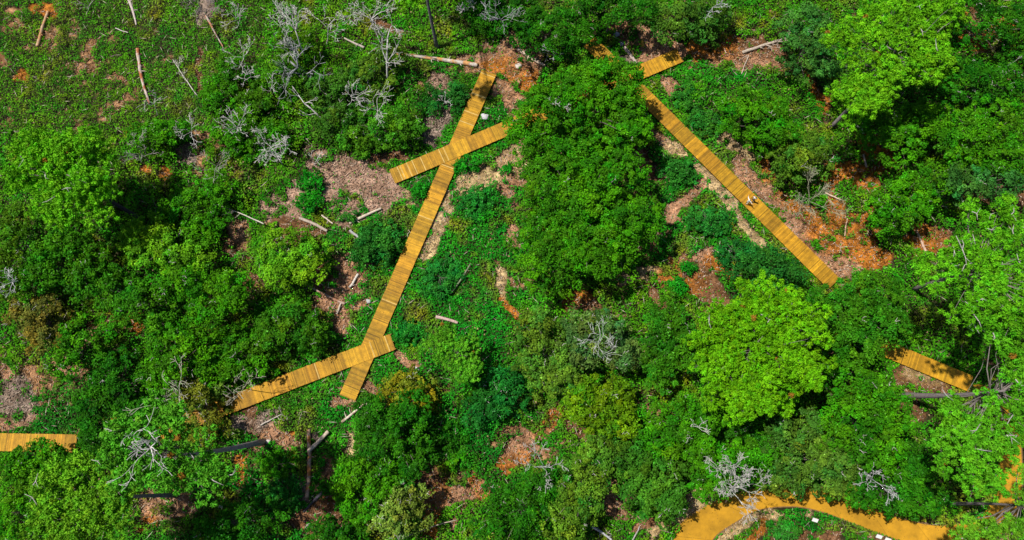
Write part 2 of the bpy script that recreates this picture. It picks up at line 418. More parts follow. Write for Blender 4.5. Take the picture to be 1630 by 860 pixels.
LG = [
 ('long fallen log with peeling orange bark above the end of the long boardwalk', (632,86),(760,104), dict(r0=.24,r1=.38,bark=(.50,.26,.10),col=(.48,.42,.36),stubs=6)),
 ('short grey log left of the long peeling log', (548,61),(580,76), dict(r0=.12,r1=.2)),
 ('upper pale trunk piece at the top edge of the field', (203,-5),(217,40), dict(r0=.28,r1=.12,col=(.5,.42,.38))),
 ('slim fallen trunk with red bark in the upper left field', (219,78),(238,165), dict(r0=.3,r1=.16,col=(.5,.40,.34),bark=RED,stubs=5)),
 ('short white stick in the upper left field', (184,45),(204,52), dict(r0=.08,r1=.06,stubs=0,col=(.6,.56,.5))),
 ('orange brown rotting trunk near the left of the upper field', (77,18),(60,74), dict(r0=.2,r1=.26,col=(.46,.24,.10),bark=(.48,.32,.2))),
 ('slim reddish stick beside the dark gully, top left', (328,25),(355,75), dict(r0=.2,r1=.08,bark=(.45,.2,.1))),
 ('thin bare fallen branch with twigs pointing up left', (318,158),(275,95), dict(r0=.09,r1=.04,twigs=6,col=(.55,.52,.46))),
 ('pale split log beside the stump', (824,78),(868,105), dict(r0=.28,r1=.2,col=(.62,.48,.36))),
 ('weathered squared timber propped against the boardwalk end', (994,75),(1013,101), dict(r0=.26,r1=.24,col=(.46,.36,.31),stubs=0,bend=0)),
 ('pale log at the right of the wood chip clearing', (556,355),(607,332), dict(r0=.28,r1=.16,col=(.55,.46,.36))),
 ('grey rotting log at the lower edge of the wood chip clearing', (477,347),(521,368), dict(r0=.22,r1=.22,col=(.42,.34,.28))),
 ('stubby grey log left of the large shrub', (557,367),(574,381), dict(r0=.2,r1=.2,col=(.36,.35,.36),stubs=0)),
 ('small pale log in the chip clearing', (512,343),(530,356), dict(r0=.13,r1=.1,col=(.6,.5,.4))),
 ('bare curved branch lying across the bushes left of the round tree', (420,357),(334,323), dict(r0=.11,r1=.05,z=1.2,twigs=2,stubs=5,col=(.52,.48,.4))),
 ('reddish broken log below the round tree', (490,455),(549,484), dict(r0=.14,r1=.2,col=(.42,.30,.24),bark=(.3,.14,.08))),
 ('upright leaning pale slab in the debris left of the long boardwalk', (556,458),(570,436), dict(r0=.16,r1=.2,col=(.58,.52,.46),stubs=1)),
 ('short slab below the broken reddish log', (536,500),(543,482), dict(r0=.16,r1=.13,col=(.5,.42,.34),stubs=1)),
 ('short reddish grey log in the green clearing', (694,504),(729,514), dict(r0=.26,r1=.2,col=(.5,.36,.31),stubs=0)),
 ('faint thin grey log sunk in the bright clearing', (717,468),(749,420), dict(r0=.14,r1=.09,z=.6,col=(.2,.22,.14))),
 ('pale birch coloured log below the foot of the long boardwalk', (544,672),(581,642), dict(r0=.2,r1=.16,col=(.62,.54,.44),bark=(.3,.22,.15))),
 ('thick pale log lying over the upright orange one', (491,718),(523,687), dict(r0=.28,r1=.26,z=.65,col=(.58,.46,.36),stubs=0)),
 ('long orange and grey log beneath the thick pale one', (491,684),(489,792), dict(r0=.26,r1=.3,col=(.40,.28,.2),bark=(.42,.17,.05))),
 ('black charred log pointing up right at the bottom', (482,816),(514,784), dict(r0=.07,r1=.28,col=(.05,.045,.06))),
 ('pale uprooted dead trunk with brown twigs, upper right', (1182,84),(1254,60), dict(r0=.26,r1=.2,twigs=10,col=(.44,.36,.29))),
 ('thin branch beside the uprooted dead trunk', (1180,118),(1192,88), dict(r0=.06,r1=.06,col=(.5,.44,.36))),
 ('small pale log left on orange soil near the brushy bush', (1312,306),(1339,318), dict(r0=.14,r1=.1,col=(.6,.46,.34))),
 ('slim orange brown stick standing out on the reddish slope', (1345,376),(1349,348), dict(r0=.1,r1=.1,col=(.46,.3,.2),stubs=0)),
 ('small stick on the orange patch below the top right pine', (1374,246),(1379,266), dict(r0=.12,r1=.14,col=(.55,.42,.36),stubs=0)),
 ('pale reddish log under the trees right of the bare slope', (1459,368),(1475,406), dict(r0=.14,r1=.2,col=(.5,.34,.25))),
 ('long thin fallen pole at the bottom edge', (640,858),(727,828), dict(r0=.09,r1=.06,z=1.6,col=(.4,.33,.25),stubs=0)),
 ('grey thin log at the bottom edge in the lower centre', (942,838),(974,860), dict(r0=.16,r1=.14,col=(.42,.42,.44))),
 ('slender stick at the bottom edge right of the grey thin log', (1006,862),(1018,838), dict(r0=.1,r1=.08,col=(.36,.34,.33),stubs=0)),
 ('pale curved branch by the debris under the sloping boardwalk', (415,677),(447,660), dict(r0=.1,r1=.06,twigs=3,col=(.5,.45,.4))),
 ('grey old log on the reddish patch under the black trunk', (200,690),(232,712), dict(r0=.09,r1=.05,z=2,col=(.4,.4,.4),twigs=1)),
]

def undergrowth():
    rs = np.random.RandomState(7)
    n = 900000
    n = 1150000; x = rs.uniform(-104, 104, n); y = rs.uniform(-42, 78, n)
    m, c, px, py = bare_mask(x, y)
    keep = (px > -180) & (px < 1810) & (py > -110) & (py < 1060)
    out = (px < -40) | (px > 1670) | (py < -40) | (py > 900); keep &= ~out | (rs.rand(n) < .75)
    keep &= (m < 0.5) | (rs.rand(n) < .05)
    keep &= ~in_poly(px, py, PATH_POLY)
    top = (py < 210) & (px < 420)
    wd, wc = worley(x + .5 * (vnoise(x, y, 3) - .5), y, 1.05, 71); wd2, wc2 = worley(x, y, 2.6, 73)
    big = fbm(x, y, 7.0, 3, 43)
    hgt = np.clip(1 - (wd * 1.25) ** 2, 0, 1) * (.25 + .75 * wc) * .75 + np.clip(1 - (wd2 * 1.3) ** 2, 0, 1) * np.clip(wc2 - .25, 0, 1) * 1.0
    hgt *= .55 + .9 * np.clip(big - .2, 0, 1); hgt = np.where(top, hgt * .8, hgt)
    clump = wc
    fo = np.zeros(px.shape)
    for (cx, cy, rx, ry) in FOREST:
        R = (rx + ry) / 2
        if R < 1.8: continue
        d = np.hypot(x - cx, y - cy) / (R + 2.2); fo = np.maximum(fo, np.clip((1.0 - d) * 2.5, 0, 1))
    clear = np.zeros(px.shape)
    for (gx, gy, r) in ((720,420,130),(560,300,90),(1120,330,110),(1180,260,60),(450,760,60),(560,590,70),(1300,380,70),(1050,90,60),(200,90,190),(780,110,60)):
        clear = np.maximum(clear, np.clip(1.6 - np.hypot(px - gx, py - gy) / r * 1.25, 0, 1))
    wd3, wc3 = worley(x, y, 3.4, 75)
    und = np.clip(1 - (wd3 * 1.15) ** 2, 0, 1) * (.3 + .7 * wc3) * 2.3 * np.clip(fo + .35, 0, 1) * (1 - clear)
    hgt = hgt + und * (1 - m)
    dw = near_walk(px, py, x, y)
    hgt = np.where(dw < 4.5, np.minimum(hgt, .2 + .25 * np.clip(dw - 1.6, 0, 9)), hgt)
    hgt = np.where(dw < 2.0, np.minimum(hgt, .2), hgt)
    dl = np.full(px.shape, 1e9)
    for (lb, p0, p1, kw) in LG:
        if kw.get('z', .25) < 1: A = at(*p0, 0); B = at(*p1, 0); dl = np.minimum(dl, seg_d(x, y, A.x, A.y, B.x, B.y))
    hgt = np.where(dl < .9, np.minimum(hgt, .05 + .25 * dl), hgt)
    hgt *= (1 - .8 * m)
    keep &= (hgt > .12) | (rs.rand(n) < .5)
    x, y, px, py, hgt, m, clump, top = [a[keep] for a in (x, y, px, py, hgt, m, clump, top)]
    n = len(x)
    z = 0.02 + hgt * rs.uniform(.55, 1.05, n) + rs.uniform(0, .10, n)
    z = np.where(hgt > .8, z + rs.normal(0, .12, n), z)
    g = green_tone(x, y, px, py)
    f = fbm(x, y, 2.4, 3, 51)[:, None]
    g = g * (.60 + .8 * f) * rs.uniform(.6, 1.4, (n, 1)) * (.75 + .5 * clump[:, None])
    # per clump hue drift: a little yellower or bluer
    hue = (fbm(x, y, 1.8, 2, 61) - .5)[:, None]
    g = g * (1 + hue * np.array((1.6, .25, -.6)))
    # dead and straw bits
    dry = rs.rand(n) < .022
    g[dry] = np.array((.33, .24, .12)) * rs.uniform(.5, 1.2, (dry.sum(), 1))
    nn = rs.normal(size=(n, 3)) * .6 + np.array((0, 0, 1.0))
    s = rs.uniform(.16, .33, n) * np.where(top, .8, 1.0)
    V, F, Cc = leaf_quads(np.stack([x, y, z], 1), nn, s * 1.25, s * .75, np.clip(g, .004, 1), rs)
    q = 3500; i = rs.choice(n, q, replace=False); L = rs.uniform(.5, 1.7, q); T = rs.normal(size=(q, 3)) * np.array((1, 1, .35))
    tw = np.array((.42, .36, .29)) * rs.uniform(.5, 1.3, (q, 1))
    P = np.stack([x[i], y[i], z[i] + .12], 1); up = np.tile(np.array((0, 0, 1.0)), (q, 1)) + rs.normal(size=(q, 3)) * .2
    V2, F2, C2 = leaf_quads(P, up, L, .075, tw, rs, T=T); V, F, Cc = merge([(V, F, Cc), (V2, F2, C2)])
    o = link('undergrowth', np_mesh('undergrowth', V, F, Cc), M_LEAF)
    tag(o, 'mixed green brambles, ferns and low shrubs covering the forest floor', 'undergrowth', kind='stuff')
def dry_grass():
    rs = np.random.RandomState(17); n = 60000
    reg = [(1075,840,1120,800,20),(1120,800,1180,785,10),(1150,862,1215,818,17),(1215,818,1330,830,9),(1600,850,1600,860,25),(1440,600,1500,610,14),(800,300,800,330,8)]
    x = rs.uniform(-5, 75, n); y = rs.uniform(-25, 30, n); px, py = proj(x, y, 0)
    k = np.zeros(n, bool)
    for a in reg: k |= seg_d(px, py, *a[:4]) < a[4] * (0.7 + .6 * fbm(x, y, 1.5, 3, 5))
    k &= ~in_poly(px, py, PATH_POLY)
    x, y = x[k], y[k]; n = len(x)
    T = rs.normal(size=(n, 3)) * .6 + np.array((0, 0, .7)); nn = rs.normal(size=(n, 3))
    g = np.array((.50, .38, .10)) * rs.uniform(.5, 1.3, (n, 1)) * (1 + (rs.rand(n, 1) - .5) * np.array((0, .3, 0)))
    V, F, Cc = leaf_quads(np.stack([x, y, rs.uniform(.03, .25, n)], 1), nn, rs.uniform(.25, .55, n), .05, g, rs, T=T)
    tag(link('dry_grass', np_mesh('dry_grass', V, F, Cc), M_LEAF), 'straw coloured dry grass fringing the ochre path', 'grass', kind='stuff')
dry_grass()
def litter():
    """bark chips, twigs and cones scattered on the bare soil: short three-sided slivers"""
    rs = np.random.RandomState(27); n = 420000
    x = rs.uniform(-80, 80, n); y = rs.uniform(-24, 64, n)
    m, c, px, py = bare_mask(x, y)
    k = (m > .45) & (rs.rand(n) < .55) & ~in_poly(px, py, PATH_POLY)
    x, y, c = x[k], y[k], c[k]; n = len(x)
    a = rs.uniform(0, 2 * np.pi, n); L = rs.uniform(.08, .42, n) ; L[rs.rand(n) < .05] *= 2.4
    W = rs.uniform(.02, .065, n); z = rs.uniform(.03, .1, n)
    d = np.stack([np.cos(a), np.sin(a), rs.normal(0, .12, n)], 1); b = np.stack([-np.sin(a), np.cos(a), np.zeros(n)], 1)
    up = np.array((0, 0, 1.0)); P = np.stack([x, y, z], 1)
    V = np.empty((n, 6, 3))
    for i, s in enumerate((-1, 1)):
        e = P + d * (L * .5 * s)[:, None]
        V[:, i * 3] = e + b * W[:, None]; V[:, i * 3 + 1] = e - b * W[:, None]; V[:, i * 3 + 2] = e + up * (W * .9)[:, None]
    base = np.arange(n)[:, None] * 6
    F = np.concatenate([base + np.array(q) for q in ((0, 3, 5, 2), (1, 2, 5, 4), (0, 1, 4, 3))])
    br = rs.uniform(.25, 2.0, (n, 1)); pale = rs.rand(n, 1) < .22
    col = np.clip(np.where(pale, np.array((.55, .43, .33)) * rs.uniform(.6, 1.2, (n, 1)), c * br), 0, .75)
    tag(link('forest_litter', np_mesh('forest_litter', V.reshape(-1, 3), F, np.repeat(col, 6, 0)), M_DEAD), 'bark chips and twigs scattered over the bare soil', 'litter', kind='stuff')
litter()

# ------------------------------------------------------------------ boardwalks
def boardwalk(key, label, width=2.42, seed=0, pale=()):
    a, b, zt = WALKS[key]
    A = at(*a, zt); B = at(*b, zt); t = (B - A); L = t.length; t.normalize(); s = Vector((-t.y, t.x, 0)); up = Vector((0, 0, 1))
    rng = random.Random(seed)
    root = empty('boardwalk', Vector((A.x, A.y, 0)), label, 'boardwalk', 'timber boardwalk sections')
    mb = MB(); pitch = 0.152; n = int(L / pitch)
    tone = 1.0; orange = 0.0; bay = 0
    for i in range(n):
        if bay <= 0:
            bay = rng.randint(10, 22); tone = rng.uniform(.74, 1.18); orange = rng.uniform(-.12, .16)
        bay -= 1
        k = tone * rng.uniform(.70, 1.24)
        if rng.random() < .10: k *= rng.uniform(.62, .8)
        c = [.46 * k, (.24 - .10 * orange) * k, .010 * k]
        if (key not in 'EF' and rng.random() < .012) or i in pale: c = [.58, .39, .11]
        cen = A + t * (pitch * (i + .5)); e = rng.uniform(-.02, .02)
        cen = cen + s * e + up * (-.02 + rng.uniform(-.003, .003))
        if key == 'B' or key == 'C' or key == 'E': pass
        mb.box(cen, t * (.0685), s * (width / 2 + rng.uniform(-.012, .012)), up * .019, tuple(c))
    o = mb.build('deck', M_PLANK, root); shift(o, root.location)
    for sg in (-1, 0, 1):
        j = MB(); j.box((A + B) / 2 + s * (width / 2 - .12) * sg + up * (-.155), t * (L / 2 - .01), s * .04, up * .112, (.36, .17, .04))
        o = j.build('joist', M_PLANK, root); shift(o, root.location)
    m = max(2, int(L / 3.2))
    for i in range(m + 1):
        for sg in (-1, 1):
            q = MB(); cen = A + t * (.3 + (L - .6) * i / m) + s * sg * (width / 2 - .25); cen.z = 0
            q.box(Vector((cen.x, cen.y, (zt - .3) / 2 - .15)), t * .07, s * .07, up * ((zt - .3) / 2 + .2), (.32, .17, .05))
            o = q.build('post', M_PLANK, root); shift(o, root.location)
    return root
boardwalk('A', 'longest straight timber boardwalk, running down the clearing and crossed by two others', seed=1, pale=(3,27,28,48,60,110))
boardwalk('B', 'timber boardwalk crossing the top of the long one and passing under the big central tree', seed=2, pale=(8,11,18,24,33,258))
boardwalk('C', 'timber boardwalk crossing the foot of the long one and vanishing under trees at lower left', seed=3)
boardwalk('D', 'short visible stretch of timber boardwalk at the left edge of the forest', seed=4)
boardwalk('E', 'diagonal timber boardwalk with two people standing on it', seed=5)
boardwalk('F', 'timber boardwalk stretch beside the ochre path and a dark leaning pine trunk', seed=6)

# ------------------------------------------------------------------ trees
FOREST = []
def world_lobes(lobes, z):
    out = []
    for l in lobes:
        c = at(l[0], l[1], z); m = mpp(l[0], l[1], z); out.append((c.x, c.y, l[2] * m, (l[3] if len(l) > 3 else l[2]) * m))
    FOREST.extend(out)
    return out
def sample_clumps(L, zt, rs, dens, rc, drop=.5, minz=2.0):
    """clump centres over the union of dome shaped lobes"""
    out = []
    for (cx, cy, rx, ry) in L:
        R = (rx + ry) / 2; n = max(5, int(math.pi * rx * ry / (math.pi * rc * rc) * dens))
        ph = rs.uniform(0, 6.28, 3)
        # stratified (sunflower) so that the crown is covered, then jittered
        i = np.arange(n) + .5; rr = np.sqrt(i / n); th = i * 2.399963 + ph[0]
        wob = 1 + .15 * np.sin(2 * th + ph[1]) + .14 * np.sin(5 * th + ph[2]) + .10 * np.sin(9 * th + ph[0])
        rr = rr * wob
        x = cx + (rx - rc * .5) * rr * np.cos(th) + rs.normal(0, rc * .35, n); y = cy + (ry - rc * .5) * rr * np.sin(th) + rs.normal(0, rc * .35, n)
        z = zt - drop * R * rr ** 2 + rs.normal(0, rc * .55, n)
        low = rs.rand(n) < .12; z[low] -= rs.uniform(.5, 1.6, low.sum()) * rc
        out.append(np.stack([x, y, np.maximum(z, minz)], 1))
    return np.concatenate(out)
def trunk_path(base, top, rng, n=6, wob=.25):
    pts = []
    for i in range(n + 1):
        t = i / n; p = base.lerp(top, t)
        if 0 < i < n: p = p + Vector((rng.uniform(-wob, wob), rng.uniform(-wob, wob), 0))
        pts.append(p)
    return pts
BARKC = (.17, .14, .125)
def broadleaf(label, lobes, H=10.0, col='M', dens=1.35, seed=0, rc=.6, leaf=.25, group='broadleaf trees of the forest', twigs=0, basepx=None, pale=.02, name='broadleaf_tree', cat='tree', var=.28):
    rs = np.random.RandomState(seed + 100); rng = random.Random(seed)
    if H > 6 and name == 'broadleaf_tree': H = H * .8
    L = world_lobes(lobes, H * .92)
    C = sample_clumps(L, H, rs, dens, rc, minz=min(1.2, H * .4))
    base_c = np.array(TONES[col]) if isinstance(col, str) else np.array(col)
    cx = sum(l[0] * l[2] ** 2 for l in L) / sum(l[2] ** 2 for l in L); cy = sum(l[1] * l[2] ** 2 for l in L) / sum(l[2] ** 2 for l in L)
    base = Vector((cx, cy, 0)) if basepx is None else at(*basepx, 0)
    root = empty(name, base, label, cat, group)
    # leaves
    # boughs: a coarser set of domes lifts groups of clumps
    bd, bc = worley(C[:, 0], C[:, 1], rc * 3.4, seed); C[:, 2] += (np.clip(1 - bd * bd * 1.3, -.6, 1) * (.4 + .8 * bc)) * rc * 2.6 - rc * 1.2
    nl = int(4.4 * rc * rc * 2.2 / (leaf * leaf * .5)); nc = len(C); C[:, 2] -= (bc < .16) * rc * 2.2; C[:, 2] = np.maximum(C[:, 2], .5)
    rad = rc * rs.uniform(.6, 1.45, nc); tint = rs.uniform(1 - var, 1 + var, (nc, 1)) * (.74 + .52 * ((bc * 7.31) % 1.0))[:, None]; yel = rs.normal(0, .14, (nc, 1)) + (((bc * 13.7) % 1.0) - .4)[:, None] * .45
    D = rs.normal(size=(nc, nl, 3)); D[..., 2] = np.abs(D[..., 2]) * 1.0 - .25; D = unit(D)
    # sprays: a few preferred directions in each clump stick out
    sp = unit(rs.normal(size=(nc, 7, 3)) * np.array((1, 1, .6)) + np.array((0, 0, .35)))
    dot = np.einsum('cld,csd->cls', D, sp).max(-1)
    ext = .55 + .95 * np.clip((dot - .72) / .28, 0, 1) ** 1.5
    P = C[:, None] + D * (rad[:, None] * ext * rs.uniform(.72, 1.05, (nc, nl)))[..., None] * np.array((1, 1, .72))
    Nn = D * .9 + np.array((0, 0, .6)) + rs.normal(size=(nc, nl, 3)) * .5
    colr = base_c * tint[:, None] * rs.uniform(.55, 1.42, (nc, nl, 1)) * (1 + yel[:, None] * np.array((1.3, .1, -.5)))
    isp = rs.rand(nc, nl) < pale; colr[isp] = colr[isp] * 1.7 + .03
    P = P.reshape(-1, 3); Nn = Nn.reshape(-1, 3); colr = np.clip(colr.reshape(-1, 3), .003, .9)
    keep = P[:, 2] > .15; P, Nn, colr = P[keep], Nn[keep], colr[keep]; n = len(P)
    s = leaf * rs.uniform(.7, 1.3, n)
    V, F, Cc = leaf_quads(P, Nn, s * 1.25, s * .72, colr, rs)
    o = link('crown', np_mesh('crown', V, F, Cc), M_LEAF, root); shift(o, base)
    # trunk and limbs
    mb = MB(); top = Vector((cx, cy, H * .55)); tp = trunk_path(base - Vector((0, 0, .2)), top, rng)
    r0 = .04 + H * .018
    mb.tube(tp, [r0 * (1 - .5 * i / 6) for i in range(7)], 8, BARKC, rng, .08)
    pick = list(range(nc)); rng.shuffle(pick)
    for i in pick[:min(nc, 22)]:
        c = Vector(C[i]); s0 = tp[rng.randint(3, 6)]; mid = s0.lerp(c, .5) + Vector((rng.uniform(-.4, .4), rng.uniform(-.4, .4), rng.uniform(-.2, .6)))
        mb.tube([s0, mid, c], [r0 * .42, r0 * .26, .02], 5, BARKC)
    for i in pick[22:26 + int(twigs * 1.6)] if (nc > 22 and name != 'shrub') else []:
        c = Vector(C[i]); g = rng.uniform(.75, 1.15)
        for q in range(3):
            e = c + Vector((rng.uniform(-1, 1), rng.uniform(-1, 1), rng.uniform(.7, 1.1))) * rc
            m_ = c.lerp(e, .5) + Vector((rng.uniform(-.2, .2), rng.uniform(-.2, .2), .1))
            mb.tube([c, m_, e], [.045, .035, .02], 4, (.50 * g, .47 * g, .44 * g))
    o = mb.build('trunk', M_BARK, root, True); shift(o, base)
    return root
TONES = {'M': (.042, .205, .002), 'D': (.020, .135, .003), 'Y': (.10, .24, .004), 'O': (.17, .21, .010), 'E': (.012, .23, .008), 'B': (.045, .17, .022), 'L': (.10, .31, .008)}

def pine(label, base_px, lobes, H=20.0, col=(.13, .40, .008), dens=1.5, seed=0, rp=1.05, tuft=.52, rt=.32, group='tall pines', lean=None, hz=.35, bare=10, trunkc=(.20, .17, .17)):
    rs = np.random.RandomState(seed + 500); rng = random.Random(seed)
    L = world_lobes(lobes, H * .93)
    C = sample_clumps(L, H, rs, dens * 1.15, rp, drop=hz, minz=H * .35)
    base = at(*base_px, 0); root = empty('pine_tree', base, label, 'tree', group)
    cx = sum(l[0] * l[2] ** 2 for l in L) / sum(l[2] ** 2 for l in L); cy = sum(l[1] * l[2] ** 2 for l in L) / sum(l[2] ** 2 for l in L)
    top = Vector((cx, cy, H - .6)) if lean is None else Vector(at(*lean, H - .6))
    n = 9; mids = []
    for i in range(n + 1):
        t = i / n; p = base.lerp(top, t)
        # gentle sweep
        p = p + Vector((math.sin(seed * 1.7) * .3, math.cos(seed * 2.3) * .3, 0)) * math.sin(math.pi * t); p.z = t * (H - .6)
        if i == 0: p.z = -.3
        mids.append(p)
    mb = MB(); mb.tube(mids, [rt * (1.15 if i == 0 else 1 - .75 * i / n) for i in range(n + 1)], 10, trunkc, rng, .05)
    o = mb.build('trunk', M_BARK, root, True); shift(o, base)
    nc = len(C); lm = MB()
    for i in range(nc):
        c = Vector(C[i]); dh = (Vector((c.x, c.y, 0)) - Vector((top.x, top.y, 0))).length
        zt = max(H * .45, min(H - 1.0, c.z - .35 * dh - .2)); t = zt / (H - .6); f = t * n; k = min(int(f), n - 1)
        s0 = mids[k].lerp(mids[k + 1], f - k)
        m1 = s0.lerp(c, .45) + Vector((rng.uniform(-.5, .5), rng.uniform(-.5, .5), rng.uniform(.1, .6)))
        m2 = s0.lerp(c, .8) + Vector((rng.uniform(-.3, .3), rng.uniform(-.3, .3), rng.uniform(0, .3)))
        m1.z -= .5; m2.z -= .35
        kf = 1.0 if rng.random() < .4 else .5
        lm.tube([s0, m1, m2, c - Vector((0, 0, .2))], [.09 * kf, .065 * kf, .045 * kf, .025], 5, (.22, .19, .175))
    # tufts
    per = max(7, int(rp * rp * 9)); 
    sf = np.arange(per)[None] + .5; th = sf * 2.399963 + rs.uniform(0, 6.28, (nc, 1)) + rs.normal(0, .15, (nc, per)); rr = np.sqrt(sf / per) * rp * rs.uniform(.95, 1.35, (nc, 1)) * rs.uniform(.9, 1.1, (nc, per))
    T = np.stack([C[:, None, 0] + rr * np.cos(th), C[:, None, 1] + rr * np.sin(th), C[:, None, 2] + .35 - .32 * rr ** 2 + rs.normal(0, .16, (nc, per))], -1)
    for i in range(nc):
        c = Vector(C[i])
        for j in range(0, per, 3):
            e = Vector(T[i, j]) - Vector((0, 0, .08)); lm.tube([c - Vector((0, 0, .25)), c.lerp(e, .6) - Vector((0, 0, .1)), e], [.03, .022, .014], 4, (.24, .20, .18))
    # bare snags poking through
    for q in range(int(bare * .55)):
        i = rng.randrange(nc); c = Vector(C[i]) + Vector((0, 0, rp * .45)); a = rng.uniform(0, 6.28); ln = rng.uniform(.8, 2.0)
        e = c + Vector((math.cos(a), math.sin(a), .15)) * ln
        mm = c.lerp(e, .5) + Vector((rng.uniform(-.3, .3), rng.uniform(-.3, .3), 0))
        lm.tube([c, mm, e], [.07, .05, .02], 5, (.42, .39, .37)); lm.tube([mm, mm + Vector((rng.uniform(-.7, .7), rng.uniform(-.7, .7), .2))], [.035, .012], 4, (.45, .42, .4))
    o = lm.build('branches', M_BARK, root, True); shift(o, base)
    tint = rs.uniform(.8, 1.2, (nc, 1, 1)) * rs.uniform(.75, 1.25, (nc, per, 1)); T = T.reshape(-1, 3); nt_ = len(T)
    tn = 40; D = unit(rs.normal(size=(nt_, tn, 3)) + np.array((0, 0, .55)))
    ln = tuft * rs.uniform(.75, 1.15, (nt_, 1)) * rs.uniform(.75, 1.1, (nt_, tn))
    cen = T[:, None] + D * (ln * .5)[..., None]
    cc = np.array(col) * tint.reshape(-1, 1, 1) * rs.uniform(.8, 1.2, (nt_, tn, 1)) * (1 + rs.normal(0, .10, (nt_, 1, 1)) * np.array((1.2, 0, 0)))
    dead = rs.rand(nt_) < .005; cc[dead] = (.30, .15, .02)
    nn = np.cross(D, rs.normal(size=D.shape)) + D * .05
    nn = np.where(nn[..., 2:3] < 0, -nn, nn)
    Tn = D + 0.; h = tn // 2; Tn[:, :h] = rs.normal(size=(nt_, h, 3)); nn[:, :h] = D[:, :h] + rs.normal(size=(nt_, h, 3)) * .35; ln[:, :h] *= .8
    cen[:, :h] = T[:, None] + D[:, :h] * (tuft * .72) * np.array((1, 1, .8))
    V, F, Cc = leaf_quads(cen.reshape(-1, 3), nn.reshape(-1, 3), ln.reshape(-1), tuft * .30, np.clip(cc.reshape(-1, 3), .003, .9), rs, T=Tn.reshape(-1, 3))
    o = link('crown', np_mesh('crown', V, F, Cc), M_LEAF, root); shift(o, base)
    return root

def grow(mb, p, d, ln, r, depth, rng, col, spread=.75, flat=.6, wig=.25, kids=(2, 3)):
    """recursive bare branch"""
    pts = [p]; rad = [r]; q = p; dd = d.copy(); n = 4
    for i in range(n):
        dd = (dd + Vector((rng.uniform(-wig, wig), rng.uniform(-wig, wig), rng.uniform(-wig, wig) * flat))).normalized()
        q = q + dd * ln / n; pts.append(q); rad.append(max(.022, r * (1 - .5 * (i + 1) / n)))
    g = rng.uniform(.8, 1.15)
    mb.tube(pts, rad, 6 if r > .06 else 4, tuple(c * g for c in col), cap=True)
    if depth > 0:
        for k in range(rng.randint(*kids)):
            s = rng.choice([2, 3, 4, 4]); a = Vector((rng.uniform(-1, 1), rng.uniform(-1, 1), rng.uniform(-.5, .7) * flat))
            nd = (dd + a * spread).normalized()
            grow(mb, pts[s], nd, ln * rng.uniform(.55, .8), rad[s] * .72, depth - 1, rng, col, spread, flat, wig, kids)
def dead_tree(label, base_px, top_px, H=5.0, seed=0, ln=1.5, r=.13, depth=4, col=(.62, .59, .575), arms=4, spread=.85, group='grey dead trees'):
    rng = random.Random(seed + 900); base = at(*base_px, 0); top = at(*top_px, H)
    root = empty('dead_tree', base, label, 'dead tree', group)
    mb = MB(); n = 5; pts = []
    for i in range(n + 1):
        t = i / n; p = base.lerp(top, t) + Vector((rng.uniform(-.12, .12), rng.uniform(-.12, .12), 0)) * (0 < i < n); pts.append(p)
    pts[0].z = -.15
    mb.tube(pts, [r * (1 - .4 * i / n) for i in range(n + 1)], 8, tuple(c * .85 for c in col), rng, .1)
    o = mb.build('trunk', M_DEAD, root, True); shift(o, base)
    axis = (top - base).normalized()
    for k in range(arms):
        s = pts[rng.choice([n, n, n, n - 1, n - 2])]
        a = 2 * math.pi * (k + rng.uniform(-.3, .3)) / arms
        d = (Vector((math.cos(a), math.sin(a), .55)) + axis * .5).normalized()
        bm_ = MB(); grow(bm_, s, d, ln * 1.12 * rng.uniform(.75, 1.2), r * .55, depth - 1, rng, col, spread)
        o = bm_.build('branch', M_DEAD, root, True); shift(o, base)
    return root
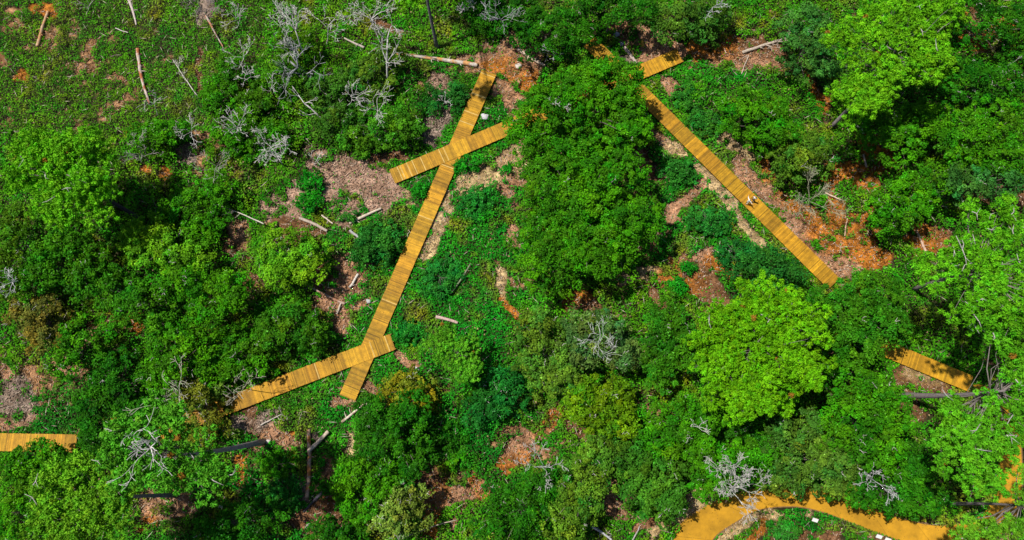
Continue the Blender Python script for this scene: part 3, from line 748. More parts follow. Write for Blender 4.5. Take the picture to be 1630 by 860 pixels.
def log(label, p0, p1, r0=.2, r1=.12, col=(.42, .36, .31), z=.25, seed=0, stubs=3, name='fallen_log', cat='log', bark=None, group='fallen logs', twigs=0, bend=.12, z1=None):
    rng = random.Random(seed + 300); A = at(*p0, z); B = at(*p1, z if z1 is None else z1); t = B - A; L = t.length; t.normalize(); s = Vector((-t.y, t.x, 0))
    mb = MB(); n = max(5, int(L / .9)); pts = []; bd = rng.uniform(-bend, bend)
    for i in range(n + 1):
        u = i / n; pts.append(A.lerp(B, u) + s * (math.sin(math.pi * u) * bd * L * .3 + rng.uniform(-.04, .04)))
    rad = [r0 + (r1 - r0) * i / n for i in range(n + 1)]
    mid = (A + B) / 2; root = None
    npt = n * 5; P2 = []; R2 = []
    for i in range(npt + 1):
        u = i / npt * n; k = min(int(u), n - 1); P2.append(pts[k].lerp(pts[k + 1], u - k)); R2.append((rad[k] + (rad[k + 1] - rad[k]) * (u - k)) * rng.uniform(.93, 1.06))
    mb.tube(P2, R2, 10, col, rng, .06)
    nv = len(mb.v); ph = rng.uniform(0, 9)
    for q in range(nv):
        i_, k_ = divmod(q, 10); f = math.sin(i_ * .55 + ph) + math.sin(i_ * .23 + k_ * .9 + ph * 2) + rng.uniform(-.6, .6)
        c = bark if (bark and f > .25) else col; g = rng.uniform(.75, 1.2); mb.c[q] = tuple(w_ * g for w_ in c)
    for k in range(stubs):
        i = rng.randint(1, n - 1); a = rng.choice([-1, 1]); d = (s * a + t * rng.uniform(.1, .8) + Vector((0, 0, rng.uniform(.1, .6)))).normalized()
        l2 = rng.uniform(.3, 1.1); mb.tube([pts[i], pts[i] + d * l2 * .6, pts[i] + d * l2 + t * .1], [rad[i] * .35, rad[i] * .25, .02], 5, tuple(q * 1.05 for q in col))
    for k in range(twigs):
        i = rng.randint(n // 2, n); a = rng.choice([-1, 1]); d = (s * a * rng.uniform(.4, 1) + t * rng.uniform(.2, 1.2) + Vector((0, 0, rng.uniform(0, .5)))).normalized()
        grow(mb, pts[i], d, rng.uniform(.6, 1.3), max(.02, rad[i] * .4), 2, rng, tuple(q * 1.1 for q in col))
    o = mb.build(name, M_DEAD, None, True); base = Vector((mid.x, mid.y, 0)); o.location = base; o.data.transform(Matrix.Translation(-base))
    return tag(o, label, cat, group)

exec_trees = True
# --- tall pines: base of trunk, crown lobes
pine('large lime green pine in the top right with its grey trunk foot showing below', (1318,207), [(1437,45,80,62),(1345,62,34,30),(1365,158,55,36),(1470,105,50,38),(1400,120,50,40),(1500,20,30,40)], H=16, seed=1, dens=1.4)
pine('round lime green pine crown alone in the open, right of centre', (1133,581), [(1212,565,88,84),(1270,520,48,52),(1160,520,46,46),(1225,490,56,46),(1185,630,48,44),(1150,590,48,40),(1285,588,32,32)], H=13.5, seed=2, dens=1.7, col=(.125, .38, .005), bare=16)
pine('spreading pine at the right edge with bare grey limbs and a short pale trunk', (1452,462), [(1575,345,50,36),(1480,430,48,26),(1550,430,52,34),(1600,410,50,44),(1590,490,60,44),(1530,500,34,30),(1640,460,40,80),(1515,400,28,20)], H=21, seed=3, dens=.80, bare=60, rp=1.05, col=(.10, .36, .008))
pine('pine over the ochre path with a long dark trunk beside the boardwalk stretch', (1431,629), [(1614,590,34,50),(1590,535,34,24),(1522,668,34,40),(1590,670,44,56),(1530,720,52,50),(1515,690,36,34),(1560,760,36,26),(1630,620,30,90)], H=20, seed=4, dens=1.0, col=(.09, .34, .010), bare=24, lean=(1600,622), rt=.45)
pine('pine in the bottom right corner with a thin dark trunk lying across the path', (1508,802), [(1600,840,40,22),(1650,800,40,60),(1545,842,36,16)], H=17, seed=5, dens=.75, col=(.11, .33, .014), bare=6, rt=.26, lean=(1640,806))
pine('wide bright pine at the left edge with a black trunk on its right', (235,355), [(100,255,64,48),(60,235,40,34),(110,320,62,48),(150,300,30,38),(40,270,30,36),(145,235,30,28)], H=13.5, seed=6, dens=1.75, col=(.13, .42, .010), rt=.36, trunkc=(.05, .04, .045))
pine('open pine with dead grey limbs and a curved grey trunk, lower left', (420,703), [(215,690,46,36),(265,670,50,40),(230,755,62,30),(305,745,58,32),(290,690,40,46),(200,730,34,30),(345,762,24,20)], H=24, seed=7, dens=1.0, col=(.085, .33, .016), bare=18, lean=(262,728), rt=.42, trunkc=(.26, .24, .27))
pine('bright pine in the bottom left corner beside a short dark trunk', (277,789), [(105,770,66,44),(150,820,66,46),(90,830,46,40),(190,780,34,50)], H=19, seed=8, dens=1.4, col=(.14, .37, .014), bare=8)
pine('small rounded young pine in the green clearing near the pale log', (735,575), [(725,560,38,38),(745,590,26,22),(705,545,24,24)], H=7, seed=9, dens=1.5, rp=.8, tuft=.4, rt=.12, col=(.10, .36, .015), bare=0)
pine('pine at the top edge, only its tall bare trunk in view', (697,80), [(645,-145,50,30),(690,-155,50,24),(658,0,13,8)], H=20, seed=10, dens=1.0, rt=.3, trunkc=(.13, .115, .13), lean=(662,-125))

# --- broadleaf trees: (label, lobes, height, colour, twigs)
BL = [
 ('big dense broadleaf tree in the middle over the hidden crossing boardwalk, northern crown', [(930,150,84,62),(870,175,56,50),(985,160,44,50),(952,118,34,24),(1000,205,40,40),(915,228,36,24),(1003,122,26,24),(985,108,24,18),(836,212,32,30)], 12, 'M', 4),
 ('big dense broadleaf tree in the middle, southern crown beside the eroded bank', [(890,290,72,64),(975,280,62,56),(1005,350,58,50),(940,390,70,60),(868,400,54,70),(930,330,70,60)], 12, 'M', 3),
 ('broad leafy tree at the top edge left of the short boardwalk end', [(880,45,62,48),(835,20,40,34),(900,68,24,20)], 10, 'D', 3),
 ('leafy tree at the top edge above the short boardwalk end', [(990,12,56,28),(945,2,36,30)], 10, 'D', 0),
 ('feathery dark green tree at the top edge right of the short boardwalk end', [(1085,30,62,40),(1130,16,44,30)], 6, (.05,.15,.012), 3),
 ('dark leafy tree at the top edge left of the small dead branches', [(792,18,44,34),(760,2,36,20)], 4, 'D', 5),
 ('dark glossy leaved tree left of the top right pine', [(1290,75,52,44),(1285,30,40,24),(1325,105,28,24)], 9, 'B', 0),
 ('leafy tree right of the diagonal boardwalk upper half', [(1215,180,54,50),(1245,210,44,36),(1180,165,28,28)], 8, 'M', 0),
 ('leafy tree between the diagonal boardwalk and the orange soil', [(1285,238,50,42),(1255,262,28,24)], 8, (.075,.19,.012), 0),
 ('leafy tree directly below the top right pine crown', [(1430,215,56,46),(1475,190,44,40),(1400,205,30,30)], 9, 'M', 2),
 ('leafy tree below the orange soil patch, right of the bare ground', [(1440,322,50,48),(1480,290,40,36),(1408,348,22,26)], 9, 'M', 3),
 ('wide leafy tree at the right edge below the top right corner', [(1545,215,58,56),(1595,195,48,44),(1590,250,50,36)], 10, 'M', 4),
 ('dark tree in the top right corner', [(1585,35,50,38),(1625,50,30,50),(1540,10,34,20)], 9, 'D', 4),
 ('dim tree right of the top right pine crown', [(1545,125,52,44),(1600,130,40,40)], 8, 'D', 5),
 ('bluish dark tree at the right edge above the spreading pine', [(1540,290,50,32),(1605,290,34,36)], 9, 'B', 3),
 ('leafy tree at the lower end of the diagonal boardwalk', [(1390,470,62,46),(1345,495,40,40),(1412,512,44,40),(1370,545,48,38)], 10, (.035,.175,.005), 2),
 ('shadowed tree between the round lime pine and the leafy tree at the boardwalk end', [(1305,495,32,36),(1335,570,32,30)], 7, 'D', 0),
 ('large leafy tree under the boardwalk stretch at the right', [(1370,620,58,46),(1420,660,44,46),(1360,680,62,48),(1405,715,54,40)], 11, 'M', 5),
 ('wide mixed green tree overhanging the ochre path', [(1275,690,62,46),(1330,740,58,38),(1270,745,56,30),(1225,690,34,40),(1250,776,38,16),(1335,778,40,16)], 9, (.06,.16,.014), 8),
 ('dark tree overhanging the ochre path left of the bottom right pine', [(1420,770,60,34),(1370,790,44,20),(1470,798,44,28),(1465,740,30,40),(1420,806,40,14)], 9, 'D', 3),
 ('leafy tree with a small bare snag in its crown, lower centre right', [(1085,675,60,48),(1130,660,36,40),(1060,700,40,34),(1120,720,40,26)], 9, 'M', 3),
 ('tree left of the round lime pine, right of the eroded bank', [(1065,520,46,48),(1095,560,38,42),(1050,580,34,44)], 8, (.035,.17,.005), 3),
 ('pale green small tree with grey dead twigs below the big central crown', [(950,530,52,44),(990,560,38,34),(925,560,34,30)], 8, (.07,.16,.03), 10),
 ('light green tree just left of the grey twigged one below the central crown', [(865,560,50,62),(895,600,36,40),(850,520,34,30)], 8, (.075,.19,.014), 2),
 ('yellow green round tree in the lower centre above the eroded soil', [(960,645,58,50),(925,640,32,34),(985,680,34,26)], 8, 'Y', 2),
 ('speckled glossy tree in the lower centre above the bottom edge', [(1040,760,58,58),(1005,735,36,36),(1060,805,44,34)], 8, (.04,.165,.010), 4),
 ('yellow green feathery tree at the bottom edge beside the small white snag', [(930,770,50,62),(905,830,40,40),(960,720,34,40)], 9, (.075,.20,.012), 5),
 ('dark speckled tree at the bottom edge right of the orange soil', [(835,810,56,56),(800,845,44,30),(860,770,34,34)], 8, 'D', 3),
 ('leafy tree behind the tall white snag by the ochre path', [(1160,745,56,44),(1200,720,40,36),(1130,775,40,26)], 9, 'M', 3),
 ('dark tree filling the gap below the round lime pine', [(1190,680,54,34),(1250,640,34,26)], 7, 'D', 3),
 ('dark broad tree below the foot of the long boardwalk', [(615,700,56,54),(650,660,40,40),(590,660,34,34),(655,730,36,40)], 9, 'D', 2),
 ('leafy tree in the lower middle, just below the dark broad one', [(575,795,48,48),(560,755,34,30),(610,770,36,30)], 8, 'M', 2),
 ('olive yellow bush like tree at the foot of the long boardwalk', [(645,618,42,32),(675,640,28,24)], 4, 'O', 0),
 ('pale yellow green tree with light twigs at the bottom edge', [(628,820,52,42),(650,790,34,26)], 8, (.13,.24,.03), 14),
 ('round leafy tree alone left of the wood chip clearing', [(458,400,56,50),(440,430,34,28),(485,420,34,34)], 7, 'L', 0),
 ('bright leafy tree left of the small round one, below the black trunk', [(250,390,58,44),(215,370,36,32),(290,410,40,36)], 8, 'L', 3),
 ('tree beneath the wide pine at the left edge', [(95,400,66,50),(60,430,44,40),(140,440,46,40)], 8, (.035,.18,.004), 4),
 ('tree at the left edge with a little grey snag', [(20,400,40,46),(35,350,36,34),(10,450,34,30)], 8, (.05,.16,.004), 4),
 ('leafy tree above the lower left curve of forest, centre of the left half', [(330,480,64,48),(290,450,44,36),(370,460,34,34)], 9, 'M', 4),
 ('leafy tree to the left of the one in the centre of the left half', [(215,480,58,44),(180,460,36,30),(250,520,34,30)], 8, (.035,.17,.004), 3),
 ('leafy tree just above the sloping boardwalk, left of its upper end', [(455,512,62,46),(492,535,34,26),(425,545,42,30)], 4.5, (.04,.17,.005), 4),
 ('leafy tree above the visible left end of the sloping boardwalk', [(370,560,58,42),(395,585,36,20),(330,590,40,26)], 4, 'M', 4),
 ('leafy tree around the small orange clearing on the left', [(280,560,54,46),(255,590,40,34)], 8, 'M', 3),
 ('dark leafy tree between the left edge boardwalk and the orange clearing', [(180,600,56,46),(150,640,40,34),(205,650,36,30)], 7, 'D', 0),
 ('olive brown leaved tree at the left edge', [(50,500,46,38),(70,535,34,26)], 7, (.13,.14,.02), 4),
 ('dark bushy tree hiding the right end of the left edge boardwalk', [(146,698,34,28),(175,715,28,24),(135,675,24,18)], 5, 'D', 0),
 ('leafy tree right of the olive brown one at the left', [(130,540,48,40),(105,580,30,26)], 7, 'M', 2),
 ('leafy tree below the left edge boardwalk', [(60,760,52,44),(30,740,40,30),(75,720,34,22)], 7, 'M', 0),
 ('tree in the bottom left corner behind the bright pine', [(20,825,46,44),(40,790,30,28)], 7, 'M', 2),
 ('olive tree with pale bare twigs over the end of the sloping boardwalk', [(320,632,36,26),(295,622,36,22),(325,680,40,28)], 4.5, (.12,.17,.014), 12),
 ('leafy tree below the three grey snags, left of the wood chip clearing', [(602,200,62,40),(645,200,34,30),(570,222,36,22)], 3.6, (.055,.22,.008), 6),
 ('leafy tree among grey snags at the top left centre', [(440,120,56,50),(410,160,44,40),(470,70,40,36)], 4, (.05,.18,.004), 8),
 ('leafy tree around the leaning grey snag', [(535,190,46,40),(510,140,40,34),(560,130,34,30)], 3.5, (.05,.17,.012), 8),
 ('leafy bush like tree left of the fine grey snag, upper left', [(395,210,48,42),(440,215,30,26),(360,220,34,30)], 3, 'M', 6),
 ('leafy tree below the reddish log in the upper left field', [(235,215,44,30),(270,205,30,22)], 4, 'M', 4),
 ('leafy tree around the twisted white branches, upper left', [(350,150,40,40),(370,110,30,30)], 3, 'M', 6),
 ('low tree under the twin forked snag', [(590,120,44,40),(620,90,30,26)], 3.5, (.07,.18,.012), 6),
 ('leafy tree above the reddish bare slope on the left', [(300,330,52,38),(340,300,38,32),(330,360,34,28)], 4, 'M', 3),
 ('dark leafy tree at the bottom edge left of the crossed logs', [(390,830,52,36),(340,845,40,24)], 5, 'D', 2),
 ('dark tree at the bottom edge, left of the pale yellow green one', [(520,845,40,26),(550,855,34,24)], 5, 'D', 0),
 ('dark tree right of the diagonal boardwalk lower half', [(1220,420,48,34),(1250,445,40,30)], 6, (.02,.14,.014), 0),
 ('low tree at the left of the diagonal boardwalk lower half', [(1180,405,40,30)], 4, (.02,.15,.016), 0),
 ('leafy tree right of the sloping boardwalk end in the deep green clearing', [(800,620,44,46),(775,650,36,34)], 4, (.015,.16,.016), 2),
]
for i, (lab, lobes, H, col, tw) in enumerate(BL):
    broadleaf(lab, lobes, H, col, seed=i + 1, twigs=tw, dens=1.9 if i == 0 else 1.35)

# --- shrubs
SH = [
 ('small round bright shrub alone on the sandy soil', [(808,268,10,9)], 1.0, 'E'),
 ('leafy shrub amid the wood chip clearing, upper one', [(495,290,22,20),(490,320,22,18)], 1.8, 'E'),
 ('large leafy shrub left of the long boardwalk', [(600,385,40,36),(575,400,26,24)], 2.5, (.025,.17,.016)),
 ('leafy shrub in the angle left of the upper boardwalk crossing', [(690,155,20,30),(726,148,18,26)], 1.8, (.02,.14,.014)),
 ('leafy shrub right of the upper boardwalk crossing', [(745,262,26,12)], 1.3, 'E'),
 ('round shrub right of the long boardwalk near the top of the clearing', [(760,320,34,28)], 1.8, (.02,.20,.018)),
 ('low shrub in the clearing beside the faint grey log', [(700,440,36,34)], 1.5, (.02,.19,.02)),
 ('leafy shrub hugging the end of the sloping boardwalk', [(650,530,26,24)], 1.5, (.015,.20,.016)),
 ('dark shrub patch below the young pine', [(760,610,32,30)], 1.8, 'D'),
 ('leafy shrub left of the long boardwalk near the chip pile', [(668,302,16,12)], 1.3, 'E'),
 ('leafy shrub below the short boardwalk end', [(1100,150,30,26),(1125,190,30,26)], 1.6, (.03,.18,.014)),
 ('leafy shrub left of the diagonal boardwalk near the thin trail', [(1080,270,30,26)], 2.0, (.02,.17,.016)),
 ('leafy shrub between the two thin sandy trails', [(1130,350,36,28)], 1.6, (.02,.19,.02)),
 ('shrub on the reddish soil beside the grey brushy snag', [(1262,270,20,16)], 1.4, 'M'),
 ('green shrub inside the bend of the ochre path', [(1250,845,30,18)], 1.6, (.03,.19,.016)),
 ('shrub below the curved grey trunk', [(440,740,30,24)], 1.5, 'M'),
 ('shrub beside the crossed logs', [(450,790,34,30)], 1.5, (.02,.18,.016)),
 ('dark shrub at the foot of the black dead log', [(520,775,24,12)], 1.4, 'D'),
 ('leafy shrub on the orange soil at the lower centre', [(725,735,30,18)], 1.5, 'M'),
 ('leafy shrub left of the wide eroded soil in the lower centre', [(700,700,44,34)], 2.0, 'D'),
 ('leafy shrub in the middle of the eroded bank', [(1095,425,14,12),(1080,455,16,14)], 1.2, 'E'),
 ('shrub right of the chip clearing beside the fallen pale log', [(555,345,16,10)], 1.0, (.025,.17,.016)),
]
for i, (lab, lobes, H, col) in enumerate(SH):
    broadleaf(lab, lobes, H, col, seed=i + 200, rc=.45, leaf=.22, name='shrub', cat='shrub', group='shrubs of the clearings', dens=1.6)

undergrowth()
# --- dead trees
DT = [
 ('pale grey dead tree with a fan of fine branches, top left centre', (492,110),(470,48),6,dict(ln=2.3,depth=5,arms=7,r=.14)),
 ('grey dead tree leaning left with long heavy arms', (522,150),(462,98),4,dict(ln=2.8,depth=4,arms=5,r=.22,col=(.36,.36,.38))),
 ('grey dead tree with one long forked arm beside the fan shaped snag', (520,75),(523,40),5,dict(ln=1.8,depth=4,arms=3,r=.1)),
 ('tall forked grey dead tree right of the others', (617,150),(617,62),7,dict(ln=2.4,depth=4,arms=5,r=.17)),
 ('dead tree top with a wide spray of pale twigs at the top edge', (615,70),(592,30),7,dict(ln=2.2,depth=5,arms=6,r=.12)),
 ('grey arching dead branch tree on the dark hollow', (530,203),(485,165),2.5,dict(ln=1.6,depth=3,arms=3,r=.16)),
 ('fine grey dead tree with tangled twigs left of the wood chip clearing', (450,262),(438,243),4,dict(ln=1.8,depth=5,arms=6,r=.1)),
 ('pale tangled snag in the shaded tree left of the boardwalk crossing', (610,190),(600,175),6,dict(ln=1.6,depth=4,arms=5,r=.09)),
 ('small white snag above the pale split log', (882,100),(880,82),4,dict(ln=1.3,depth=4,arms=5,r=.09,col=(.6,.6,.62))),
 ('small grey snag inside the central crown', (888,180),(885,160),13,dict(ln=1.0,depth=4,arms=4,r=.08)),
 ('tall white snag with a dense spray of branches by the ochre path', (1155,800),(1172,768),10,dict(ln=2.0,depth=6,arms=7,r=.12,col=(.50,.48,.45))),
 ('white forked snag near the yellow green feathery tree', (872,760),(866,742),8,dict(ln=1.5,depth=5,arms=4,r=.08,col=(.48,.48,.45))),
 ('small bare snag in the leafy crown, lower centre right', (1085,680),(1112,680),9.8,dict(ln=1.0,depth=3,arms=5,r=.08,col=(.55,.53,.5))),
 ('small white snag over the dark tree beside the ochre path', (1350,745),(1402,772),10,dict(ln=1.1,depth=5,arms=5,r=.07,col=(.46,.45,.46))),
 ('grey lichen covered dead top below the big central crown', (948,555),(955,545),9,dict(ln=1.8,depth=4,arms=6,r=.09,col=(.52,.54,.5))),
 ('grey green brushy dead bush on the bare reddish soil', (1290,335),(1288,318),2.2,dict(ln=2.0,depth=5,arms=8,r=.08,col=(.36,.36,.24))),
 ('pale dead branches over the olive tree by the sloping boardwalk', (300,660),(285,632),5.5,dict(ln=2.3,depth=4,arms=6,r=.11,col=(.55,.52,.42))),
 ('fine pale dead twigs just above the end of the sloping boardwalk', (385,620),(392,612),4.5,dict(ln=1.6,depth=4,arms=5,r=.07,col=(.5,.47,.36))),
 ('grey dead limbs inside the open pine, lower left', (262,735),(240,712),24,dict(ln=2.2,depth=4,arms=6,r=.12)),
 ('small white snag at the left edge', (40,442),(20,450),8.5,dict(ln=1.2,depth=4,arms=5,r=.09,col=(.58,.58,.58))),
 ('small white snag at the top edge above the short boardwalk end', (1120,20),(1148,6),10,dict(ln=1.2,depth=4,arms=5,r=.09,col=(.58,.58,.6))),
 ('slim pale snag on the right of the bare reddish soil', (1340,405),(1338,395),1.5,dict(ln=.8,depth=2,arms=4,r=.1,col=(.6,.48,.36))),
 ('thin white dead branches at the right edge below the corner', (1625,118),(1610,112),3,dict(ln=1.6,depth=3,arms=4,r=.08)),
 ('twisted white branches beside the leafy tree, upper left', (395,80),(388,92),4,dict(ln=1.6,depth=4,arms=4,r=.08)),
 ('pale dead twigs in the upper left shrubs below the reddish twig', (382,225),(378,205),4,dict(ln=1.6,depth=4,arms=5,r=.08)),
 ('grey twiggy snag at the foot of the long reddish log', (250,185),(246,165),2.0,dict(ln=1.5,depth=3,arms=4,r=.07)),
 ('low tangle of grey twigs below the upper left field', (240,262),(225,245),2.5,dict(ln=1.8,depth=4,arms=6,r=.08,col=(.42,.38,.36))),
 ('grey dead bush among the dim trees at the top edge', (800,40),(795,30),8.5,dict(ln=1.5,depth=4,arms=6,r=.07,col=(.4,.4,.42))),
 ('small tuft of dead twigs left of the wide fan shaped snag', (385,40),(375,30),3,dict(ln=1.1,depth=4,arms=5,r=.06)),
 ('small curled grey snag in bushes at upper left, right of the thin bare branch', (385,138),(392,125),3,dict(ln=1.0,depth=4,arms=4,r=.07)),
 ('pale snag tuft above the pair of orange ferns', (300,222),(305,210),3,dict(ln=1.2,depth=4,arms=5,r=.07)),
 ('flat grey dead branches just right of the pair of orange ferns', (340,280),(345,265),2,dict(ln=1.6,depth=4,arms=5,r=.07,col=(.40,.36,.34))),
 ('thin dead twigs beside the upper pale trunk piece', (140,12),(145,5),2,dict(ln=1.2,depth=3,arms=5,r=.06,col=(.48,.44,.40))),
 ('brown grey dead bush in the dark gully at the top edge', (325,25),(330,15),2,dict(ln=1.6,depth=5,arms=6,r=.06,col=(.34,.28,.27))),
 ('little pale snag on the top edge shrubs right of the bare pine trunk', (748,22),(745,14),3,dict(ln=1.1,depth=4,arms=4,r=.06)),
 ('curved grey snag between the leaning dead tree and the tall forked one', (575,165),(560,150),4,dict(ln=1.5,depth=4,arms=4,r=.08)),
 ('pale stubby snag in bushes left of the leaning dead tree', (430,150),(432,140),4,dict(ln=.9,depth=3,arms=5,r=.08)),
 ('tiny pale snag above the round leafy tree', (500,262),(505,255),2,dict(ln=.9,depth=3,arms=4,r=.06)),
 ('small grey snag by the bent branch on the wide bare slope', (715,170),(708,160),1.5,dict(ln=.9,depth=3,arms=4,r=.07)),
]
for i, (lab, b, t, H, kw) in enumerate(DT): dead_tree(lab, b, t, H * 1.05 + .6, seed=i, **kw)

# --- fallen logs
for i, (lab, a, b, kw) in enumerate(LG): log(lab, a, b, seed=i, **kw)

def fallen_leaves():
    rs = np.random.RandomState(37); P = []
    n = 26000; x = rs.uniform(15, 80, n); y = rs.uniform(-26, 10, n); px, py = proj(x, y, 0)
    k = in_poly(px, py, PATH_POLY); d = np.full(n, 1e9)
    for i in range(len(PATH_MAIN) - 1): d = np.minimum(d, seg_d(px, py, *PATH_MAIN[i], *PATH_MAIN[i + 1]))
    for i in range(len(PATH_IN) - 1): d = np.minimum(d, seg_d(px, py, *PATH_IN[i], *PATH_IN[i + 1]) * 1.6)
    k &= rs.rand(n) < (.04 + .75 * np.exp(-d / 3.0) + .25 * (fbm(x, y, 2.0, 3, 44) > .6))
    P.append(np.stack([x[k], y[k], np.full(k.sum(), .062)], 1))
    for key, (a, b, z) in WALKS.items():
        A = at(*a, z); B = at(*b, z); L = (B - A).length; t = (B - A) / L; m = int(L * 5)
        u = rs.rand(m); v = rs.uniform(-1.15, 1.15, m); v = np.where(rs.rand(m) < .5, np.sign(v) * (1.2 - np.abs(rs.normal(0, .12, m))), v)
        P.append(np.stack([A.x + t.x * u * L - t.y * v, A.y + t.y * u * L + t.x * v, np.full(m, z + .012)], 1))
    P = np.concatenate(P); n = len(P)
    c = np.array([(.20, .10, .03), (.10, .06, .025), (.09, .15, .01), (.34, .2, .06)])[rs.randint(0, 4, n)] * rs.uniform(.6, 1.2, (n, 1))
    V, F, Cc = leaf_quads(P, rs.normal(size=(n, 3)) * .12 + np.array((0, 0, 1.0)), rs.uniform(.08, .2, n), rs.uniform(.04, .09, n), c, rs)
    tag(link('fallen_leaves', np_mesh('fallen_leaves', V, F, Cc), M_LEAF), 'small fallen leaves and needles lying on the path and boardwalks', 'leaves', kind='stuff')
fallen_leaves()
# --- rocks and a stump
def rock(label, px, py, r, seed, col, flat=.6):
    rs = random.Random(seed); bm = bmesh.new(); bmesh.ops.create_icosphere(bm, subdivisions=3, radius=r)
    for v in bm.verts:
        k = 1 + .22 * math.sin(v.co.x / r * 3 + seed) * math.cos(v.co.y / r * 2.5 + seed) + rs.uniform(-.05, .05)
        v.co = Vector((v.co.x * k, v.co.y * k * .85, v.co.z * k * flat))
    me = bpy.data.meshes.new('rock'); bm.to_mesh(me); bm.free(); add_col(me, np.tile(np.array(col, np.float32), (len(me.vertices), 1)))
    o = link('rock', me, M_STONE); p = at(px, py, 0); o.location = (p.x, p.y, r * flat * .6)
    tag(o, label, 'rock', 'pale rocks')
rock('pale grey boulder between the arms of the upper boardwalk crossing', 772, 187, .65, 1, (.52, .50, .52))
rock('small pale rock beside the stump and split log', 825, 106, .5, 2, (.62, .55, .47))
rock('grey rock near the weathered squared timber, upper one', 981, 56, .5, 3, (.34, .34, .42))
rock('grey rock near the weathered squared timber, lower one', 989, 71, .42, 4, (.36, .36, .42))
rock('small grey rock near the end of the curved grey trunk', 427, 703, .35, 5, (.5, .46, .42))
rock('grey stone in the green clearing below the sloping boardwalk end', 663, 588, .42, 6, (.5, .5, .5))
rock('small grey stone left of the long boardwalk lower half', 587, 480, .4, 7, (.42, .44, .42))
def stump():
    p = at(824, 133, 0); root = empty('tree_stump', p, 'reddish brown sawn stump on the pink soil', 'stump')
    rng = random.Random(3); mb = MB()
    mb.tube([p - Vector((0, 0, .1)), p + Vector((0, 0, .15)), p + Vector((0, 0, .45))], [.62, .5, .44], 16, (.24, .11, .06), rng, .1)
    o = mb.build('bark', M_BARK, root, True); shift(o, p)
    mb = MB(); mb.tube([p + Vector((0, 0, .452)), p + Vector((0, 0, .47))], [.36, .35], 16, (.42, .24, .13), rng, .04)
    o = mb.build('cut_face', M_DEAD, root); shift(o, p)
stump()
# --- small timber offcut (ochre) lying near the short boardwalk end
mb = MB(); p = at(1022, 70, .1); mb.box(p, Vector((.28, .02, 0)), Vector((-.04, .5, 0)), Vector((0, 0, .06)), (.55, .3, .03)); mb.box(p + Vector((.1, .1, .11)), Vector((.12, .01, 0)), Vector((-.1, .5, 0)), Vector((0, 0, .03)), (.6, .34, .05))
o = mb.build('timber_offcut', M_PLANK); o.data.transform(Matrix.Translation(-p)); o.location = p
tag(o, 'ochre timber offcuts lying on bare soil near the short boardwalk end', 'timber')

# --- little white information plaques inside the path bend
def plaque(label, px, py, rz):
    p = at(px, py, 0); root = empty('plaque_sign', Vector((p.x, p.y, 0)), label, 'sign', 'white plaques by the ochre path')
    c, s = math.cos(rz), math.sin(rz); ux, uy = Vector((c, s, 0)), Vector((-s, c, .55)).normalized(); n = ux.cross(uy)
    mb = MB(); q = Vector((p.x, p.y, .75)); mb.box(q, ux * .38, uy * .26, n * .02, (.75, .74, .72))
    o = mb.build('panel', M_PAINT, root); shift(o, root.location)
    mb = MB(); mb.box(q - n * .035, ux * .40, uy * .28, n * .012, (.3, .29, .28)); o = mb.build('frame', M_PAINT, root); shift(o, root.location)
    for k in (-1, 1):
        mb = MB(); a = Vector((p.x, p.y, 0)) + ux * .24 * k; mb.tube([a - Vector((0, 0, .1)), a + Vector((0, 0, .7))], [.03, .03], 8, (.08, .08, .08)); o = mb.build('post', M_PAINT, root); shift(o, root.location)
plaque('white plaque nearest the path bend, standing alone on the shaded ground', 1294, 827, -.3)
plaque('left of the two white plaques at the lower edge of the path', 1395, 853, -.3)
plaque('right of the two white plaques at the lower edge of the path', 1409, 858, -.3)

# ------------------------------------------------------------------ people
def skin_mesh(name, joints, edges, mat, col, parent, sub=1, root=0):
    me = bpy.data.meshes.new(name); me.from_pydata([j[0] for j in joints], edges, []); me.update()
    o = bpy.data.objects.new(name, me); COL.objects.link(o)
    sk = o.modifiers.new('skin', 'SKIN'); sv = me.skin_vertices[0].data
    for i, j in enumerate(joints):
        r = j[1]; sv[i].radius = r if isinstance(r, tuple) else (r, r); sv[i].use_root = (i == root)
    ss = o.modifiers.new('sub', 'SUBSURF'); ss.levels = sub; ss.render_levels = sub
    dg = bpy.context.evaluated_depsgraph_get(); ev = o.evaluated_get(dg); nm = bpy.data.meshes.new_from_object(ev)
    o.modifiers.clear(); o.data = nm; nm.name = name; nm.materials.clear(); nm.materials.append(mat)
    add_col(nm, np.tile(np.array(col, np.float32), (len(nm.vertices), 1)))
    nm.polygons.foreach_set('use_smooth', np.ones(len(nm.polygons), bool)); o.parent = parent
    return o
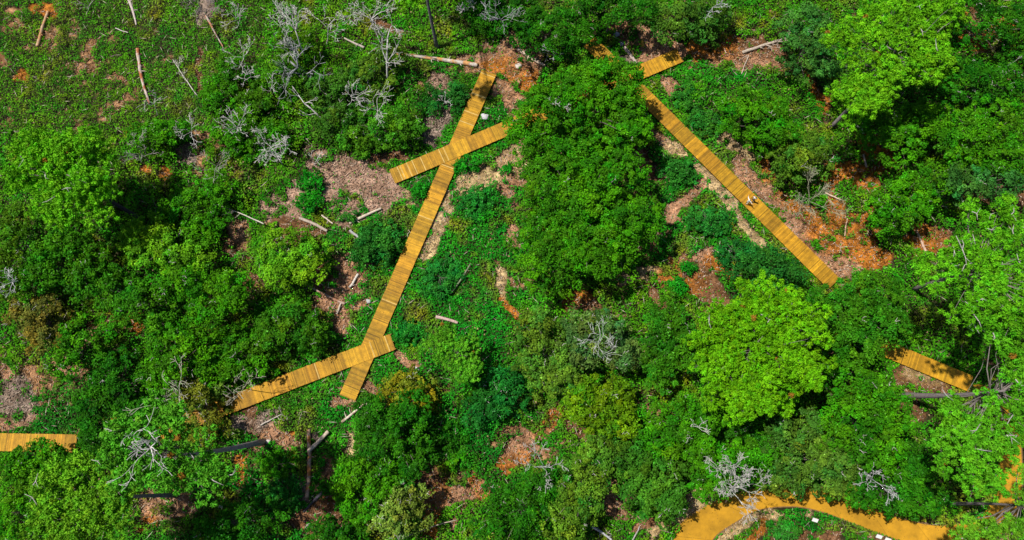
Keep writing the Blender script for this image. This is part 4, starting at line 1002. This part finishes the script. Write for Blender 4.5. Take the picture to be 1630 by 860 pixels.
def person(label, px, py, rz, shirt, trousers, hair, armL, armR, z0=.52, stride=.12):
    p = at(px, py, z0); root = empty('person', p, label, 'person'); root.rotation_euler = (0, 0, rz); root.scale = (1.08,) * 3
    # x = right, y = forward; feet at z=0
    J = []; E = []
    def j(co, r, par=None):
        J.append((co, r)); k = len(J) - 1
        if par is not None: E.append((par, k))
        return k
    pel = j((0, 0, .92), (.15, .11)); wa = j((0, 0, 1.08), (.13, .095), pel); ch = j((0, 0, 1.30), (.16, .105), wa); ck = j((0, 0, 1.43), (.09, .07), ch)
    nk = j((0, .01, 1.50), .055, ck); hd = j((0, .02, 1.58), (.07, .085), nk); hd2 = j((0, .02, 1.66), (.078, .095), hd); j((0, .015, 1.73), (.06, .075), hd2)
    j((0, .125, 1.60), .013, hd)                                         # nose
    for sx in (-1, 1): j((sx * .085, .01, 1.62), (.012, .022), hd2)       # ears
    hands = []; arms = []
    for sx, (el, wr) in ((-1, armL), (1, armR)):
        sh = j((sx * .17, 0, 1.40), .06, ck); e = j(el, .042, sh); w_ = j(wr, .028, e)
        d = (Vector(wr) - Vector(el)).normalized(); side = d.cross(Vector((0, 0, 1)));
        side = side.normalized() if side.length > .1 else Vector((0, 1, 0))
        pm = Vector(wr) + d * .06; a = j(tuple(pm), (.036, .018), w_)
        for q, (o_, l_) in enumerate(((-.03, .065), (-.01, .078), (.01, .074), (.03, .058))):
            b0 = pm + d * .03 + side * o_; m_ = j(tuple(b0 + d * l_ * .5), .009, a); j(tuple(b0 + d * l_ - Vector((0, 0, .015))), .008, m_)
        j(tuple(Vector(wr) + d * .05 + side * -.06), .010, a)
        arms.append((sx, el, wr))
    feet = []
    for sx, fy in ((-1, stride), (1, -stride)):
        hp = j((sx * .10, 0, .86), .09, pel); kn = j((sx * .105, fy * .6 + .03, .48), .058, hp); an = j((sx * .105, fy, .09), .038, kn); j((sx * .115, fy + .15, .035), (.042, .028), an)
        feet.append((sx, fy))
    skin_mesh('body', J, E, M_SKIN, (.52, .30, .2), root, 1)
    # shirt
    S = [((0, 0, .95), (.175, .135)), ((0, 0, 1.10), (.155, .12)), ((0, 0, 1.30), (.185, .13)), ((0, 0, 1.44), (.10, .085))]; SE = [(0, 1), (1, 2), (2, 3)]
    for sx, el, wr in arms:
        b = len(S); S.append(((sx * .17, 0, 1.41), .08)); SE.append((3, b)); S.append((el, .058)); SE.append((b, b + 1))
        S.append((tuple(Vector(el).lerp(Vector(wr), .75)), .045)); SE.append((b + 1, b + 2))
    skin_mesh('shirt', S, SE, M_CLOTH, shirt, root, 1)
    S = [((0, 0, .99), (.165, .125)), ((0, 0, .90), (.175, .13))]; SE = [(0, 1)]
    for sx, fy in feet:
        b = len(S); S += [((sx * .10, 0, .82), .105), ((sx * .105, fy * .6 + .03, .48), .075), ((sx * .105, fy, .14), .058)]; SE += [(1, b), (b, b + 1), (b + 1, b + 2)]
    skin_mesh('trousers', S, SE, M_CLOTH, trousers, root, 1)
    for sx, fy in feet: skin_mesh('shoe', [((sx * .107, fy - .05, .05), (.045, .05)), ((sx * .112, fy + .08, .04), (.05, .04)), ((sx * .115, fy + .18, .03), (.038, .03))], [(0, 1), (1, 2)], M_CLOTH, (.08, .08, .09), root, 1)
    skin_mesh('hair', [((0, -.045, 1.60), (.078, .055)), ((0, -.02, 1.70), (.088, .085)), ((0, .02, 1.755), (.07, .06))], [(0, 1), (1, 2)], M_CLOTH, hair, root, 1)
    return root
person('person in loose white clothes with both arms held out, standing on the diagonal boardwalk', 1188, 324, R_(-60), (.8, .8, .8), (.78, .76, .72), (.45, .2, .12),
       ((-.42, .10, 1.28), (-.62, .28, 1.30)), ((.40, .05, 1.24), (.62, .12, 1.22)))
person('person in white with dark hair standing beside the one with outstretched arms', 1197, 320, R_(-40), (.8, .79, .78), (.06, .06, .08), (.03, .025, .02),
       ((-.24, .02, 1.14), (-.26, .2, .98)), ((.26, .05, 1.13), (.28, .24, 1.0)), stride=.2)
